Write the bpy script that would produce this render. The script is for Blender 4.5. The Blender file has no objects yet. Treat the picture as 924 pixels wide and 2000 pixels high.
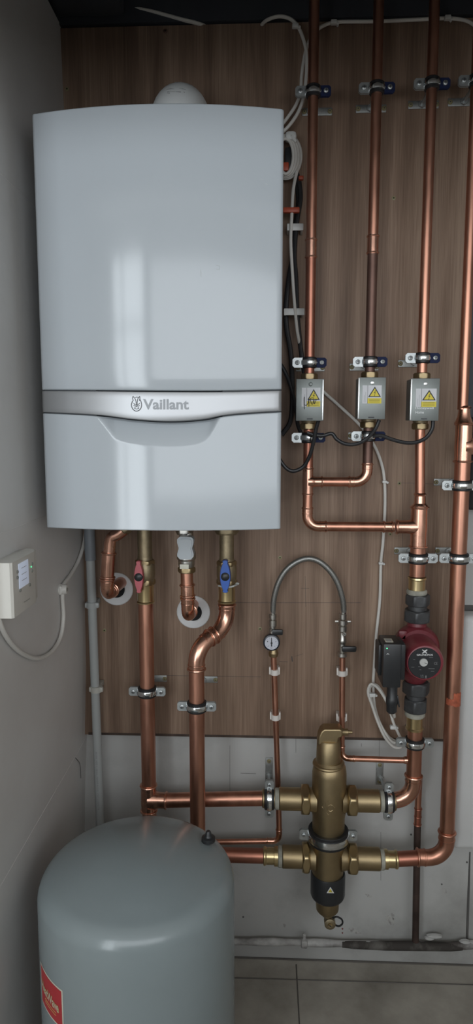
import bpy, bmesh, math, random
from mathutils import Vector, Matrix
random.seed(7)
C = bpy.context.scene.collection
sc = bpy.context.scene
# ------------------------------------------------------------------ camera
F = 1300.0; H = 1.38; D = 1.57
TILT = math.atan(164 / F); YAW = math.atan(55 / F * math.cos(TILT))
cd = bpy.data.cameras.new('camera'); cam = bpy.data.objects.new('camera', cd); C.objects.link(cam)
cd.sensor_fit = 'VERTICAL'; cd.sensor_height = 36.0; cd.lens = 36.0 * F / 2000.0
cd.clip_start = 0.05
cam.location = (0, -D, H)
cam.rotation_euler = (math.pi / 2 - TILT, 0, YAW)
sc.camera = cam
# ------------------------------------------------------------------ world, lights, exposure
w = bpy.data.worlds.new('world'); sc.world = w; w.use_nodes = True
w.node_tree.nodes['Background'].inputs[0].default_value = (0.62, 0.72, 0.80, 1)
w.node_tree.nodes['Background'].inputs[1].default_value = 1.0
def area(name, loc, rot, sx, sy, power, col):
    l = bpy.data.lights.new(name, 'AREA'); l.shape = 'RECTANGLE'; l.size = sx; l.size_y = sy
    l.energy = power; l.color = col
    o = bpy.data.objects.new(name, l); C.objects.link(o); o.location = loc; o.rotation_euler = rot
    return o
# daylight through the glazed door behind the viewer; the wide opening is added as soft fill
area('daylight_door', (-1.17, -3.25, 1.45), (math.radians(90), 0, 0), 0.60, 1.9, 24, (0.90, 0.96, 1.0))
area('fill_opening', (0.60, -3.25, 1.65), (math.radians(90), 0, 0), 2.7, 1.40, 33, (0.95, 0.975, 1.0))
sc.view_settings.view_transform = 'Standard'; sc.view_settings.look = 'None'
sc.view_settings.exposure = 0.0; sc.view_settings.gamma = 1.0; sc.view_settings.use_curve_mapping = False

# ------------------------------------------------------------------ real-space helper: point seen at (px,py) on the plane y = Y (or x = X)
_ct, _st, _cy, _sy = math.cos(TILT), math.sin(TILT), math.cos(YAW), math.sin(YAW)
FW = Vector((-_sy * _ct, _cy * _ct, -_st)); RT = Vector((_cy, _sy, 0)); UP = RT.cross(FW)
def ray(px, py): return FW + RT * ((px - 462) / F) + UP * ((1000 - py) / F)
def at(px, py, Y=0.0):
    d = ray(px, py); s = (Y + D) / d.y
    return Vector((d.x * s, Y, H + d.z * s))
def atx(px, py, X):
    d = ray(px, py); s = X / d.x
    return Vector((X, -D + d.y * s, H + d.z * s))
def zz(px, py, Y): return at(px, py, Y).z

# ------------------------------------------------------------------ materials
def nodes(name):
    m = bpy.data.materials.new(name); m.use_nodes = True
    return m, m.node_tree.nodes, m.node_tree.links, m.node_tree.nodes['Principled BSDF']
def mat(name, col, rough=0.5, metal=0.0, var=0.12, scale=8.0, stretch=(1, 1, 1), bump=0.0, bscale=60.0, coat=0.0, spec=0.5, rvar=0.0):
    m, n, l, b = nodes(name)
    b.inputs['Roughness'].default_value = rough; b.inputs['Metallic'].default_value = metal
    b.inputs['Coat Weight'].default_value = coat; b.inputs['Coat Roughness'].default_value = 0.06
    b.inputs['Specular IOR Level'].default_value = spec
    tc = n.new('ShaderNodeTexCoord'); mp = n.new('ShaderNodeMapping'); mp.inputs['Scale'].default_value = stretch
    l.new(tc.outputs['Object'], mp.inputs[0])
    nz = n.new('ShaderNodeTexNoise'); nz.inputs['Scale'].default_value = scale; nz.inputs['Detail'].default_value = 5
    l.new(mp.outputs[0], nz.inputs['Vector'])
    cr = n.new('ShaderNodeValToRGB'); e = cr.color_ramp.elements
    e[0].position = 0.3; e[1].position = 0.7
    e[0].color = tuple(c * (1 - var) for c in col) + (1,); e[1].color = tuple(min(1, c * (1 + var)) for c in col) + (1,)
    l.new(nz.outputs['Fac'], cr.inputs[0]); l.new(cr.outputs[0], b.inputs['Base Color'])
    if rvar:
        mr = n.new('ShaderNodeMapRange'); mr.inputs['From Min'].default_value = 0.3; mr.inputs['From Max'].default_value = 0.7
        mr.inputs['To Min'].default_value = rough - rvar; mr.inputs['To Max'].default_value = rough + rvar
        l.new(nz.outputs['Fac'], mr.inputs[0]); l.new(mr.outputs[0], b.inputs['Roughness'])
    if bump:
        nb = n.new('ShaderNodeTexNoise'); nb.inputs['Scale'].default_value = bscale; l.new(tc.outputs['Object'], nb.inputs['Vector'])
        bp = n.new('ShaderNodeBump'); bp.inputs['Strength'].default_value = bump; bp.inputs['Distance'].default_value = 0.002
        l.new(nb.outputs['Fac'], bp.inputs['Height']); l.new(bp.outputs[0], b.inputs['Normal'])
    return m
def plywood_mat():
    m, n, l, b = nodes('plywood')
    b.inputs['Roughness'].default_value = 0.62
    tc = n.new('ShaderNodeTexCoord')
    # broad wandering grain
    mp = n.new('ShaderNodeMapping'); mp.inputs['Scale'].default_value = (5.0, 1, 0.55); l.new(tc.outputs['Object'], mp.inputs[0])
    n1 = n.new('ShaderNodeTexNoise'); n1.inputs['Scale'].default_value = 2.2; n1.inputs['Detail'].default_value = 4; n1.inputs['Distortion'].default_value = 1.2
    l.new(mp.outputs[0], n1.inputs['Vector'])
    # fine streaks
    mp2 = n.new('ShaderNodeMapping'); mp2.inputs['Scale'].default_value = (90, 1, 2.2); l.new(tc.outputs['Object'], mp2.inputs[0])
    n2 = n.new('ShaderNodeTexNoise'); n2.inputs['Scale'].default_value = 2.0; n2.inputs['Detail'].default_value = 6; n2.inputs['Distortion'].default_value = 0.3
    l.new(mp2.outputs[0], n2.inputs['Vector'])
    mp3 = n.new('ShaderNodeMapping'); mp3.inputs['Scale'].default_value = (300, 1, 6); l.new(tc.outputs['Object'], mp3.inputs[0])
    n3 = n.new('ShaderNodeTexNoise'); n3.inputs['Scale'].default_value = 1.5; n3.inputs['Detail'].default_value = 3
    l.new(mp3.outputs[0], n3.inputs['Vector'])
    # cathedral figure
    wv = n.new('ShaderNodeTexWave'); wv.inputs['Scale'].default_value = 1.6; wv.inputs['Distortion'].default_value = 7.0; wv.inputs['Detail'].default_value = 2.5; wv.inputs['Detail Scale'].default_value = 0.8
    mp4 = n.new('ShaderNodeMapping'); mp4.inputs['Scale'].default_value = (3.2, 1, 0.42); l.new(tc.outputs['Object'], mp4.inputs[0]); l.new(mp4.outputs[0], wv.inputs['Vector'])
    def mix(a, b_, f):
        x = n.new('ShaderNodeMix'); x.data_type = 'FLOAT'; x.inputs[0].default_value = f
        l.new(a, x.inputs[2]); l.new(b_, x.inputs[3]); return x.outputs[0]
    g = mix(n1.outputs['Fac'], n2.outputs['Fac'], 0.34); g = mix(g, wv.outputs['Fac'], 0.12); g = mix(g, n3.outputs['Fac'], 0.24)
    cr = n.new('ShaderNodeValToRGB'); e = cr.color_ramp.elements
    e[0].position = 0.36; e[0].color = (0.138, 0.087, 0.059, 1)
    e[1].position = 0.64; e[1].color = (0.340, 0.238, 0.170, 1)
    k = e.new(0.5); k.color = (0.226, 0.148, 0.103, 1)
    l.new(g, cr.inputs[0]); l.new(cr.outputs[0], b.inputs['Base Color'])
    bp = n.new('ShaderNodeBump'); bp.inputs['Strength'].default_value = 0.12; bp.inputs['Distance'].default_value = 0.001
    l.new(n2.outputs['Fac'], bp.inputs['Height']); l.new(bp.outputs[0], b.inputs['Normal'])
    return m
def stained_mat(name, base, dirt, scale, lo, hi, rough=0.8, low=None, stretch=(1, 1, 1)):
    """painted surface with patchy stains; low = (z0, z1) adds grime rising from the floor"""
    m, n, l, b = nodes(name); b.inputs['Roughness'].default_value = rough
    tc = n.new('ShaderNodeTexCoord'); mp = n.new('ShaderNodeMapping'); mp.inputs['Scale'].default_value = stretch; l.new(tc.outputs['Object'], mp.inputs[0])
    nz = n.new('ShaderNodeTexNoise'); nz.inputs['Scale'].default_value = scale; nz.inputs['Detail'].default_value = 7; nz.inputs['Roughness'].default_value = 0.62; l.new(mp.outputs[0], nz.inputs['Vector'])
    mr = n.new('ShaderNodeMapRange'); mr.inputs['From Min'].default_value = lo; mr.inputs['From Max'].default_value = hi; l.new(nz.outputs['Fac'], mr.inputs[0])
    fac = mr.outputs[0]
    if low:
        sp = n.new('ShaderNodeSeparateXYZ'); g = n.new('ShaderNodeNewGeometry'); l.new(g.outputs['Position'], sp.inputs[0])
        m2 = n.new('ShaderNodeMapRange'); m2.inputs['From Min'].default_value = low[1]; m2.inputs['From Max'].default_value = low[0]; m2.inputs['To Max'].default_value = 1.0; l.new(sp.outputs['Z'], m2.inputs[0])
        ad = n.new('ShaderNodeMath'); ad.operation = 'MULTIPLY_ADD'; l.new(m2.outputs[0], ad.inputs[0]); l.new(nz.outputs['Fac'], ad.inputs[1]); l.new(fac, ad.inputs[2]); ad.use_clamp = True; fac = ad.outputs[0]
    x = n.new('ShaderNodeMix'); x.data_type = 'RGBA'; l.new(fac, x.inputs[0]); x.inputs[6].default_value = base + (1,); x.inputs[7].default_value = dirt + (1,)
    l.new(x.outputs[2], b.inputs['Base Color'])
    n4 = n.new('ShaderNodeTexNoise'); n4.inputs['Scale'].default_value = 45; l.new(tc.outputs['Object'], n4.inputs['Vector'])
    bp = n.new('ShaderNodeBump'); bp.inputs['Strength'].default_value = 0.15; bp.inputs['Distance'].default_value = 0.003; l.new(n4.outputs['Fac'], bp.inputs['Height']); l.new(bp.outputs[0], b.inputs['Normal'])
    return m
def emit(name, col, s):
    m, n, l, b = nodes(name); b.inputs['Base Color'].default_value = col + (1,); b.inputs['Emission Color'].default_value = col + (1,); b.inputs['Emission Strength'].default_value = s
    return m
def braid_mat():
    m, n, l, b = nodes('steel_braid'); b.inputs['Metallic'].default_value = 0.85; b.inputs['Roughness'].default_value = 0.42
    tc = n.new('ShaderNodeTexCoord')
    v = n.new('ShaderNodeTexVoronoi'); v.inputs['Scale'].default_value = 900; l.new(tc.outputs['Object'], v.inputs['Vector'])
    cr = n.new('ShaderNodeValToRGB'); cr.color_ramp.elements[0].color = (0.40, 0.40, 0.38, 1); cr.color_ramp.elements[1].color = (0.20, 0.20, 0.19, 1); cr.color_ramp.elements[1].position = 0.8
    l.new(v.outputs['Distance'], cr.inputs[0]); l.new(cr.outputs[0], b.inputs['Base Color'])
    bp = n.new('ShaderNodeBump'); bp.inputs['Strength'].default_value = 0.25; bp.inputs['Distance'].default_value = 0.0005; l.new(v.outputs['Distance'], bp.inputs['Height']); l.new(bp.outputs[0], b.inputs['Normal'])
    return m
M = dict(
    braid=braid_mat(),
    ply=plywood_mat(), pencil=mat('pencil', (0.05, 0.045, 0.05), 0.6), plyedge=mat('ply_edge', (0.06, 0.04, 0.03), 0.8, var=0.3, scale=40),
    plaster=stained_mat('painted_masonry', (0.46, 0.455, 0.44), (0.27, 0.265, 0.25), 3.5, 0.5, 0.85, 0.85, low=(0.0, 0.24)),
    leftwall=stained_mat('plasterboard', (0.63, 0.62, 0.605), (0.53, 0.51, 0.49), 2.0, 0.4, 0.8, 0.42),
    room=mat('room_paint', (0.62, 0.60, 0.57), 0.8, var=0.03), joint=mat('joint_line', (0.62, 0.60, 0.58), 0.7),
    crack_gap=mat('crack_gap', (0.10, 0.095, 0.09), 0.9), black=mat('black_void', (0.035, 0.038, 0.046), 0.85), darkbox=mat('dark_board', (0.060, 0.065, 0.078), 0.7),
    floor=stained_mat('stone_tile', (0.40, 0.37, 0.32), (0.20, 0.18, 0.15), 5, 0.4, 0.75, 0.6), grout=mat('grout', (0.10, 0.09, 0.08), 0.9),
    smudge=stained_mat('smudge', (0.40, 0.39, 0.37), (0.12, 0.11, 0.10), 60, 0.45, 0.7, 0.85),
    kerbd=stained_mat('grime', (0.040, 0.034, 0.029), (0.15, 0.14, 0.125), 14, 0.52, 0.75, 0.85),
    kerb=stained_mat('dirty_paint', (0.52, 0.51, 0.49), (0.07, 0.06, 0.055), 9, 0.40, 0.62, 0.8, stretch=(0.6, 1, 1)),
    copper=mat('copper_pipe', (0.57, 0.285, 0.20), 0.37, 1.0, 0.16, 14, (3, 3, 0.7), rvar=0.06), copperf=mat('copper_fitting', (0.70, 0.39, 0.285), 0.25, 1.0, 0.10, 25, rvar=0.05),
    copperd=mat('tarnished_copper', (0.46, 0.20, 0.14), 0.40, 1.0, 0.2, 12), coppero=mat('oxidised_copper', (0.17, 0.10, 0.08), 0.5, 0.8, 0.3, 10),
    coppero2=mat('old_pipe', (0.065, 0.042, 0.035), 0.6, 0.5, 0.4, 18), solder=mat('red_flux', (0.40, 0.10, 0.05), 0.55, 0.1, 0.35, 90),
    brass=mat('cast_brass', (0.37, 0.285, 0.165), 0.46, 1.0, 0.10, 30, bump=0.06, bscale=300), brassb=mat('bright_brass', (0.62, 0.49, 0.27), 0.30, 1.0, 0.08, 20),
    brassn=mat('machined_brass', (0.46, 0.355, 0.20), 0.33, 1.0, 0.08, 20), brassd=mat('dull_brass', (0.29, 0.235, 0.15), 0.5, 0.9, 0.2, 40, bump=0.2, bscale=200), ptfe=mat('ptfe_tape', (0.33, 0.32, 0.27), 0.8, 0, 0.25, 60),
    zinc=mat('zinc_plate', (0.42, 0.44, 0.44), 0.45, 0.9, 0.14, 60), zincd=mat('dull_zinc', (0.36, 0.37, 0.36), 0.5, 0.8, 0.25, 50), chrome=mat('polished_steel', (0.80, 0.82, 0.83), 0.16, 1.0, 0.03),
    nickel=mat('nickel', (0.50, 0.485, 0.45), 0.34, 1.0, 0.08, 40), rubber=mat('black_rubber', (0.012, 0.012, 0.013), 0.45), blackp=mat('black_plastic', (0.020, 0.021, 0.023), 0.38, var=0.1),
    foam=mat('black_foam', (0.018, 0.018, 0.020), 0.8, bump=0.3, bscale=200), bluep=mat('dark_blue_plastic', (0.012, 0.018, 0.055), 0.6, spec=0.15),
    yplug=mat('yellow_plug', (0.24, 0.21, 0.11), 0.5), cable=mat('white_cable', (0.62, 0.60, 0.56), 0.45, var=0.05), cableb=mat('black_cable', (0.018, 0.018, 0.020), 0.42), tiew=mat('clear_tie', (0.62, 0.62, 0.60), 0.4),
    red_tie=mat('red_tie', (0.42, 0.07, 0.03), 0.45), pvc=mat('grey_pvc', (0.36, 0.375, 0.37), 0.38, var=0.05), pvcd=mat('dark_grey_pvc', (0.20, 0.22, 0.24), 0.45), pclip=mat('beige_clip', (0.42, 0.41, 0.37), 0.5), clipw=mat('white_clip', (0.66, 0.62, 0.58), 0.45, var=0.05),
    white=mat('white_enamel', (0.445, 0.48, 0.51), 0.11, 0.0, 0.015, 3, spec=0.5), silver=mat('silver_trim', (0.36, 0.365, 0.375), 0.34, 0.6, 0.03, 6), logo=mat('logo_grey', (0.22, 0.23, 0.24), 0.4, 0.3), scuff=mat('scuff_grey', (0.52, 0.55, 0.56), 0.4),
    gap=mat('shadow_gap', (0.05, 0.055, 0.06), 0.8), flue=mat('white_flue', (0.80, 0.82, 0.82), 0.5, var=0.03), ink=mat('ink', (0.03, 0.03, 0.035), 0.6), inkg=mat('grey_ink', (0.22, 0.22, 0.22), 0.6),
    redh=mat('pink_red_plastic', (0.50, 0.105, 0.125), 0.4, var=0.06), redrim=mat('dark_red_plastic', (0.30, 0.03, 0.04), 0.4), blueh=mat('blue_plastic', (0.035, 0.11, 0.42), 0.38, var=0.06), bluerim=mat('navy_plastic', (0.012, 0.03, 0.16), 0.4), greyh=mat('grey_plastic', (0.42, 0.45, 0.47), 0.38, var=0.04),
    collar=mat('white_collar', (0.66, 0.66, 0.66), 0.45, var=0.03), galv=mat('galvanised_cover', (0.19, 0.205, 0.198), 0.42, 0.7, 0.10, 5, (1, 1, 0.3)), galve=mat('galvanised_edge', (0.75, 0.77, 0.77), 0.3, 0.85, 0.03),
    stw=mat('sticker_white', (0.60, 0.60, 0.62), 0.5, var=0.02), sty=mat('sticker_yellow', (0.66, 0.54, 0.035), 0.5, var=0.03), engr=mat('engraved', (0.72, 0.74, 0.74), 0.5), pump=mat('cast_red_paint', (0.150, 0.022, 0.030), 0.42, var=0.12, bump=0.25, bscale=120), pumpl=mat('red_motor_paint', (0.200, 0.032, 0.042), 0.38, var=0.06),
    nut=mat('cast_iron_dark', (0.075, 0.077, 0.080), 0.45, 0.5, 0.15, 60, bump=0.08, bscale=250), dial=mat('pale_disc', (0.50, 0.50, 0.48), 0.4), tank=mat('grey_enamel', (0.23, 0.27, 0.28), 0.26, 0, 0.05, 4, coat=0.15, spec=0.5), tlab=mat('red_label', (0.42, 0.028, 0.035), 0.4, var=0.05), gold=mat('gold_ink', (0.60, 0.46, 0.16), 0.4, 0.2), cream=mat('cream_ink', (0.62, 0.60, 0.50), 0.5),
    thermo=mat('thermostat_face', (0.40, 0.385, 0.35), 0.45, var=0.03), thermos=mat('thermostat_case', (0.62, 0.60, 0.55), 0.4, var=0.02), thbtn=mat('button_grey', (0.22, 0.22, 0.20), 0.5), lcd=emit('lcd', (0.50, 0.55, 0.66), 0.32), led=emit('green_led', (0.1, 0.9, 0.35), 1.2), ledw=mat('pictogram', (0.7, 0.7, 0.7), 0.5), gauge=mat('gauge_face', (0.56, 0.57, 0.63), 0.3, var=0.03), gblack=mat('gauge_rim', (0.016, 0.02, 0.03), 0.3), casing=mat('off_white_casing', (0.58, 0.58, 0.57), 0.5, var=0.04), hole=mat('dark_hole', (0.01, 0.01, 0.01), 0.9), silic=mat('clear_sealant', (0.42, 0.43, 0.41), 0.3, 0, 0.2, 30), stain=mat('red_stain', (0.14, 0.03, 0.03), 0.8),
)

# ------------------------------------------------------------------ mesh builder
ORG = {}
def frame(a):
    a = Vector(a).normalized(); r = Vector((0, 0, 1)) if abs(a.z) < 0.9 else Vector((1, 0, 0))
    u = r.cross(a).normalized(); return u, a.cross(u)
class MB:
    def __init__(s): s.v = []; s.f = []; s.mi = []; s.m = 0
    def face(s, idx): s.f.append(tuple(idx)); s.mi.append(s.m)
    def tube(s, pts, r, seg=14, cap=True):
        pts = [Vector(p) for p in pts]; n = len(pts)
        rr = r if isinstance(r, (list, tuple)) else [r] * n
        T = []
        for i in range(n):
            a = pts[max(0, i - 1)]; b = pts[min(n - 1, i + 1)]; d = b - a
            T.append(d.normalized() if d.length > 1e-9 else (T[-1] if T else Vector((0, 0, 1))))
        u, _ = frame(T[0]); base = len(s.v)
        for i in range(n):
            u = (u - T[i] * u.dot(T[i])).normalized(); w_ = T[i].cross(u)
            for k in range(seg):
                t = 2 * math.pi * k / seg; s.v.append(pts[i] + (u * math.cos(t) + w_ * math.sin(t)) * rr[i])
        for i in range(n - 1):
            for k in range(seg):
                a = base + i * seg + k; b = base + i * seg + (k + 1) % seg
                s.face((a, b, b + seg, a + seg))
        if cap: s.face([base + k for k in range(seg)][::-1]); s.face([base + (n - 1) * seg + k for k in range(seg)])
        return s
    def lathe(s, o, axis, prof, seg=24, phase=0.0, sx=1.0, sy=1.0):
        o = Vector(o); a = Vector(axis).normalized(); u, w_ = frame(a); base = len(s.v)
        for t, r in prof:
            for k in range(seg):
                q = 2 * math.pi * k / seg + phase; s.v.append(o + a * t + (u * math.cos(q) * sx + w_ * math.sin(q) * sy) * r)
        for i in range(len(prof) - 1):
            for k in range(seg):
                p = base + i * seg + k; q = base + i * seg + (k + 1) % seg
                s.face((p, q, q + seg, p + seg))
        s.face([base + k for k in range(seg)][::-1]); s.face([base + (len(prof) - 1) * seg + k for k in range(seg)])
        return s
    def hexn(s, o, axis, r, L, ch=0.16, seg=6, phase=0.0):
        """hexagonal nut: across-corner radius r, length L; the conical chamfer leaves rounded facets"""
        o = Vector(o); a = Vector(axis).normalized(); u, w_ = frame(a); base = len(s.v); N = 48; fl = r * math.cos(math.pi / 6)
        lv = [(0, fl * 0.97), (L * 0.05, fl * 1.015), (L * ch * 0.6, fl * 1.08), (L * ch * 1.2, r), (L * (1 - ch * 1.2), r), (L * (1 - ch * 0.6), fl * 1.08), (L * 0.95, fl * 1.015), (L, fl * 0.97)]
        for t, rc in lv:
            for k in range(N):
                q = 2 * math.pi * k / N; h = ((q + math.pi / 6) % (math.pi / 3)) - math.pi / 6
                rr = min(fl / math.cos(h), rc); s.v.append(o + a * t + (u * math.cos(q + phase) + w_ * math.sin(q + phase)) * rr)
        for i in range(len(lv) - 1):
            for k in range(N):
                p = base + i * N + k; q = base + i * N + (k + 1) % N; s.face((p, q, q + N, p + N))
        s.face([base + k for k in range(N)][::-1]); s.face([base + (len(lv) - 1) * N + k for k in range(N)])
        return s
    def box(s, c, size, bev=0.0, rot=None, bseg=2):
        bm = bmesh.new(); bmesh.ops.create_cube(bm, size=1.0)
        bmesh.ops.scale(bm, vec=Vector(size), verts=bm.verts)
        if bev: bmesh.ops.bevel(bm, geom=list(bm.edges), offset=bev, segments=bseg, profile=0.5, affect='EDGES')
        R = rot if rot is not None else Matrix.Identity(3); c = Vector(c); base = len(s.v)
        bm.verts.index_update()
        for v in bm.verts: s.v.append(R @ v.co + c)
        for f in bm.faces: s.face([base + v.index for v in f.verts])
        bm.free(); return s
    def prism(s, poly, o, u, v, d):
        """polygon of (a,b) in the plane o + a*u + b*v, thickened along vector d"""
        o, u, v, d = Vector(o), Vector(u), Vector(v), Vector(d); base = len(s.v); n = len(poly)
        for a, b in poly: s.v.append(o + u * a + v * b)
        for a, b in poly: s.v.append(o + u * a + v * b + d)
        s.face([base + k for k in range(n)][::-1]); s.face([base + n + k for k in range(n)])
        for k in range(n): q = (k + 1) % n; s.face((base + k, base + q, base + n + q, base + n + k))
        return s
    def ring(s, c, axis, r, h=0.0028, wd=0.0032, seg=24):
        return s.lathe(Vector(c) - Vector(axis).normalized() * wd, axis, [(0, r * 0.98), (wd * 0.35, r + h * 0.75), (wd, r + h), (wd * 1.65, r + h * 0.75), (2 * wd, r * 0.98)], seg)
    def torus(s, c, axis, R, r, seg=28, s2=10):
        c = Vector(c); u, w_ = frame(axis); pts = [c + (u * math.cos(t) + w_ * math.sin(t)) * R for t in [2 * math.pi * k / seg for k in range(seg + 1)]]
        return s.tube(pts, r, s2, cap=False)
    def grid(s, rows):
        base = len(s.v); n = len(rows[0])
        for r in rows:
            for p in r: s.v.append(Vector(p))
        for i in range(len(rows) - 1):
            for k in range(n - 1):
                a = base + i * n + k; s.face((a, a + 1, a + n + 1, a + n))
        return s
    def text(s, st, u0, u1, v0, v1, f, thick=0.0003, off=0.0):
        cu = bpy.data.curves.new('t', 'FONT'); cu.body = st; cu.resolution_u = 3; cu.offset = off
        o = bpy.data.objects.new('t', cu); C.objects.link(o); bpy.context.view_layer.update()
        dg = bpy.context.evaluated_depsgraph_get(); me = bpy.data.meshes.new_from_object(o.evaluated_get(dg))
        xs = [v.co.x for v in me.vertices]; ys = [v.co.y for v in me.vertices]
        x0, x1, y0, y1 = min(xs), max(xs), min(ys), max(ys); base = len(s.v)
        for v in me.vertices: s.v.append(Vector(f(u0 + (u1 - u0) * (v.co.x - x0) / (x1 - x0), v0 + (v1 - v0) * (v.co.y - y0) / (y1 - y0))))
        for p in me.polygons: s.face([base + i for i in p.vertices])
        bpy.data.objects.remove(o); bpy.data.curves.remove(cu); bpy.data.meshes.remove(me)
        return s
    def build(s, name, m, parent=None, label=None, cat=None, group=None, kind=None, sharp=0.62, local=False):
        ms = m if isinstance(m, (list, tuple)) else [m]
        vs = s.v
        if parent is not None: org = Vector((0, 0, 0)) if local else ORG[parent.name]
        elif kind == 'structure': org = Vector((0, 0, 0))
        else:
            xs = [v.x for v in vs]; ys = [v.y for v in vs]; zs = [v.z for v in vs]
            org = Vector(((min(xs) + max(xs)) / 2, (min(ys) + max(ys)) / 2, min(zs)))
        me = bpy.data.meshes.new(name); me.from_pydata([tuple(v - org) for v in vs], [], s.f); me.update()
        for x in ms: me.materials.append(M[x])
        me.polygons.foreach_set('material_index', s.mi)
        bm = bmesh.new(); bm.from_mesh(me); bmesh.ops.recalc_face_normals(bm, faces=bm.faces); bm.to_mesh(me); bm.free()
        me.polygons.foreach_set('use_smooth', [True] * len(me.polygons)); me.set_sharp_from_angle(angle=sharp); me.update()
        o = bpy.data.objects.new(name, me); C.objects.link(o)
        if parent is not None:
            o.parent = parent; ORG[o.name] = org
            if parent.type == 'MESH' and not local: pass
        else: o.location = org; ORG[o.name] = org
        if label: o['label'] = label
        if cat: o['category'] = cat
        if group: o['group'] = group
        if kind: o['kind'] = kind
        return o
def thing(name, label, cat, loc, group=None, rot=None):
    o = bpy.data.objects.new(name, None); C.objects.link(o); o.location = loc; o.empty_display_size = 0.02
    if rot is not None: o.rotation_euler = rot
    ORG[o.name] = Vector(loc); o['label'] = label; o['category'] = cat
    if group: o['group'] = group
    return o
def spl(pts, n=8):
    P = [Vector(p) for p in pts]; P = [P[0] * 2 - P[1]] + P + [P[-1] * 2 - P[-2]]; out = []
    for i in range(1, len(P) - 2):
        a, b, c, d = P[i - 1:i + 3]
        for k in range(n):
            t = k / n; out.append(0.5 * ((2 * b) + (c - a) * t + (2 * a - 5 * b + 4 * c - d) * t * t + (3 * b - a - 3 * c + d) * t ** 3))
    out.append(P[-2]); return out
def arc(P, d1, d2, R, n=9):
    """fillet at corner P, travelling along d1 then d2"""
    P, d1, d2 = Vector(P), Vector(d1).normalized(), Vector(d2).normalized()
    th = d1.angle(d2); tl = R * math.tan(th / 2); a = P - d1 * tl; nrm = (d2 - d1 * d1.dot(d2)).normalized(); c = a + nrm * R
    return [c + (-nrm * math.cos(t) + d1 * math.sin(t)) * R for t in [th * k / n for k in range(n + 1)]], tl
def elbow(root, P, d1, d2, r, R=None, L=None, m='copperf', name='elbow_fitting'):
    R = R or r * 2.3; L = L if L is not None else r * 1.5
    P, d1, d2 = Vector(P), Vector(d1).normalized(), Vector(d2).normalized()
    A, tl = arc(P, d1, d2, R); e = r * 1.09
    pts = [P - d1 * (tl + L), P - d1 * (tl + L * 0.25), *A, P + d2 * (tl + L * 0.25), P + d2 * (tl + L)]
    rad = [e, e] + [e * 0.98] * len(A) + [e, e]
    mb = MB().tube(pts, rad, 22)
    h = r * 0.17
    for c, d in ((P - d1 * (tl + L - 0.003), d1), (P + d2 * (tl + L - 0.003), d2)): mb.ring(c, d, e, h, r * 0.17)
    for c, d in ((P - d1 * (tl + L * 0.25), d1), (P + d2 * (tl + L * 0.25), d2)): mb.ring(c, d, e, h * 0.35, r * 0.12)
    return mb.build(name, m, root), tl + L
def coupler(root, a, b, r, m='copperf', name='coupling', mid=False):
    a, b = Vector(a), Vector(b); d = (b - a).normalized(); L = (b - a).length; e = r * 1.1
    mb = MB().lathe(a, d, [(0, e), (L, e)], 24); mb.ring(a + d * 0.003, d, e, r * 0.18, r * 0.17); mb.ring(b - d * 0.003, d, e, r * 0.18, r * 0.17)
    if mid: mb.ring((a + b) / 2, d, e, r * 0.12, r * 0.12)
    return mb.build(name, m, root)
def tee(root, P, a, l1, l2, b, lb, r, rb, m='copperf'):
    """run along a from P-a*l1 to P+a*l2, branch b of length lb"""
    P, a, b = Vector(P), Vector(a).normalized(), Vector(b).normalized(); e = r * 1.08; eb = rb * 1.1
    mb = MB().lathe(P - a * l1, a, [(0, e), (l1 * 0.55, e), (l1, e * 1.03), (l1 + l2 * 0.45, e), (l1 + l2, e)], 26)
    mb.ring(P - a * (l1 - 0.003), a, e, r * 0.17, r * 0.16); mb.ring(P + a * (l2 - 0.003), a, e, r * 0.17, r * 0.16)
    mb.lathe(P, b, [(0, eb * 1.25), (e * 0.85, eb * 1.22), (e * 1.15, eb * 1.06), (e * 1.5, eb), (lb, eb)], 24); mb.ring(P + b * (lb - 0.003), b, eb, rb * 0.18, rb * 0.18)
    return mb.build('tee_fitting', m, root)
def pipe(root, pts, r, m='copper', name='pipe', seg=22):
    return MB().tube(pts, r, seg).build(name, m, root)
X = Vector((1, 0, 0)); Z = Vector((0, 0, 1)); Yv = Vector((0, 1, 0))

# ================================================================== the setting
WY = 0.018
def struct(name, mb, m): return mb.build(name, m, None, kind='structure', sharp=0.5)
mb = MB().box((0.25, WY + 0.05, 1.3), (1.42 + 0.1, 0.1, 2.6))
mb.m = 1
for (a, b) in (((449, 1456), (449, 1560)), ((578, 1440), (578, 1470)), ((744, 1625), (744, 1720)), ((741, 1440), (741, 1480))):
    p, q = at(*a, WY), at(*b, WY); mb.tube([p, q], 0.0004, 6)
for (a, b) in (((470, 1510), (500, 1511)), ((706, 1452), (706, 1458))):
    mb.tube([at(*a, WY), at(*b, WY)], 0.0005, 6)
for px, py, rr in ((803, 1630, 0.003), (475, 1791, 0.003), (863, 1727, 0.0025), (812, 1590, 0.0015), (912, 1684, 0.003)):
    mb.lathe(at(px, py, WY) - Yv * 0.0012, (0, 1, 0), [(0, rr * 0.7), (0.002, rr)], 10)
mb.tube([at(918, 1664, WY), at(915, 1750, WY), at(912, 1842, WY)], [0.0018, 0.003, 0.0035], 8)
mb.box(at(940, 1188, WY), (0.10, 0.004, 0.016), 0.001)  # dark strip painted in for the shaded gap above the right casing
mb.m = 2
for px, py, rr in ((669, 1814, 0.003), (669, 1822, 0.0026)): mb.lathe(at(px, py, WY) - Yv * 0.0008, (0, 1, 0), [(0, rr * 0.7), (0.002, rr)], 10)
mb.m = 3
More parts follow.
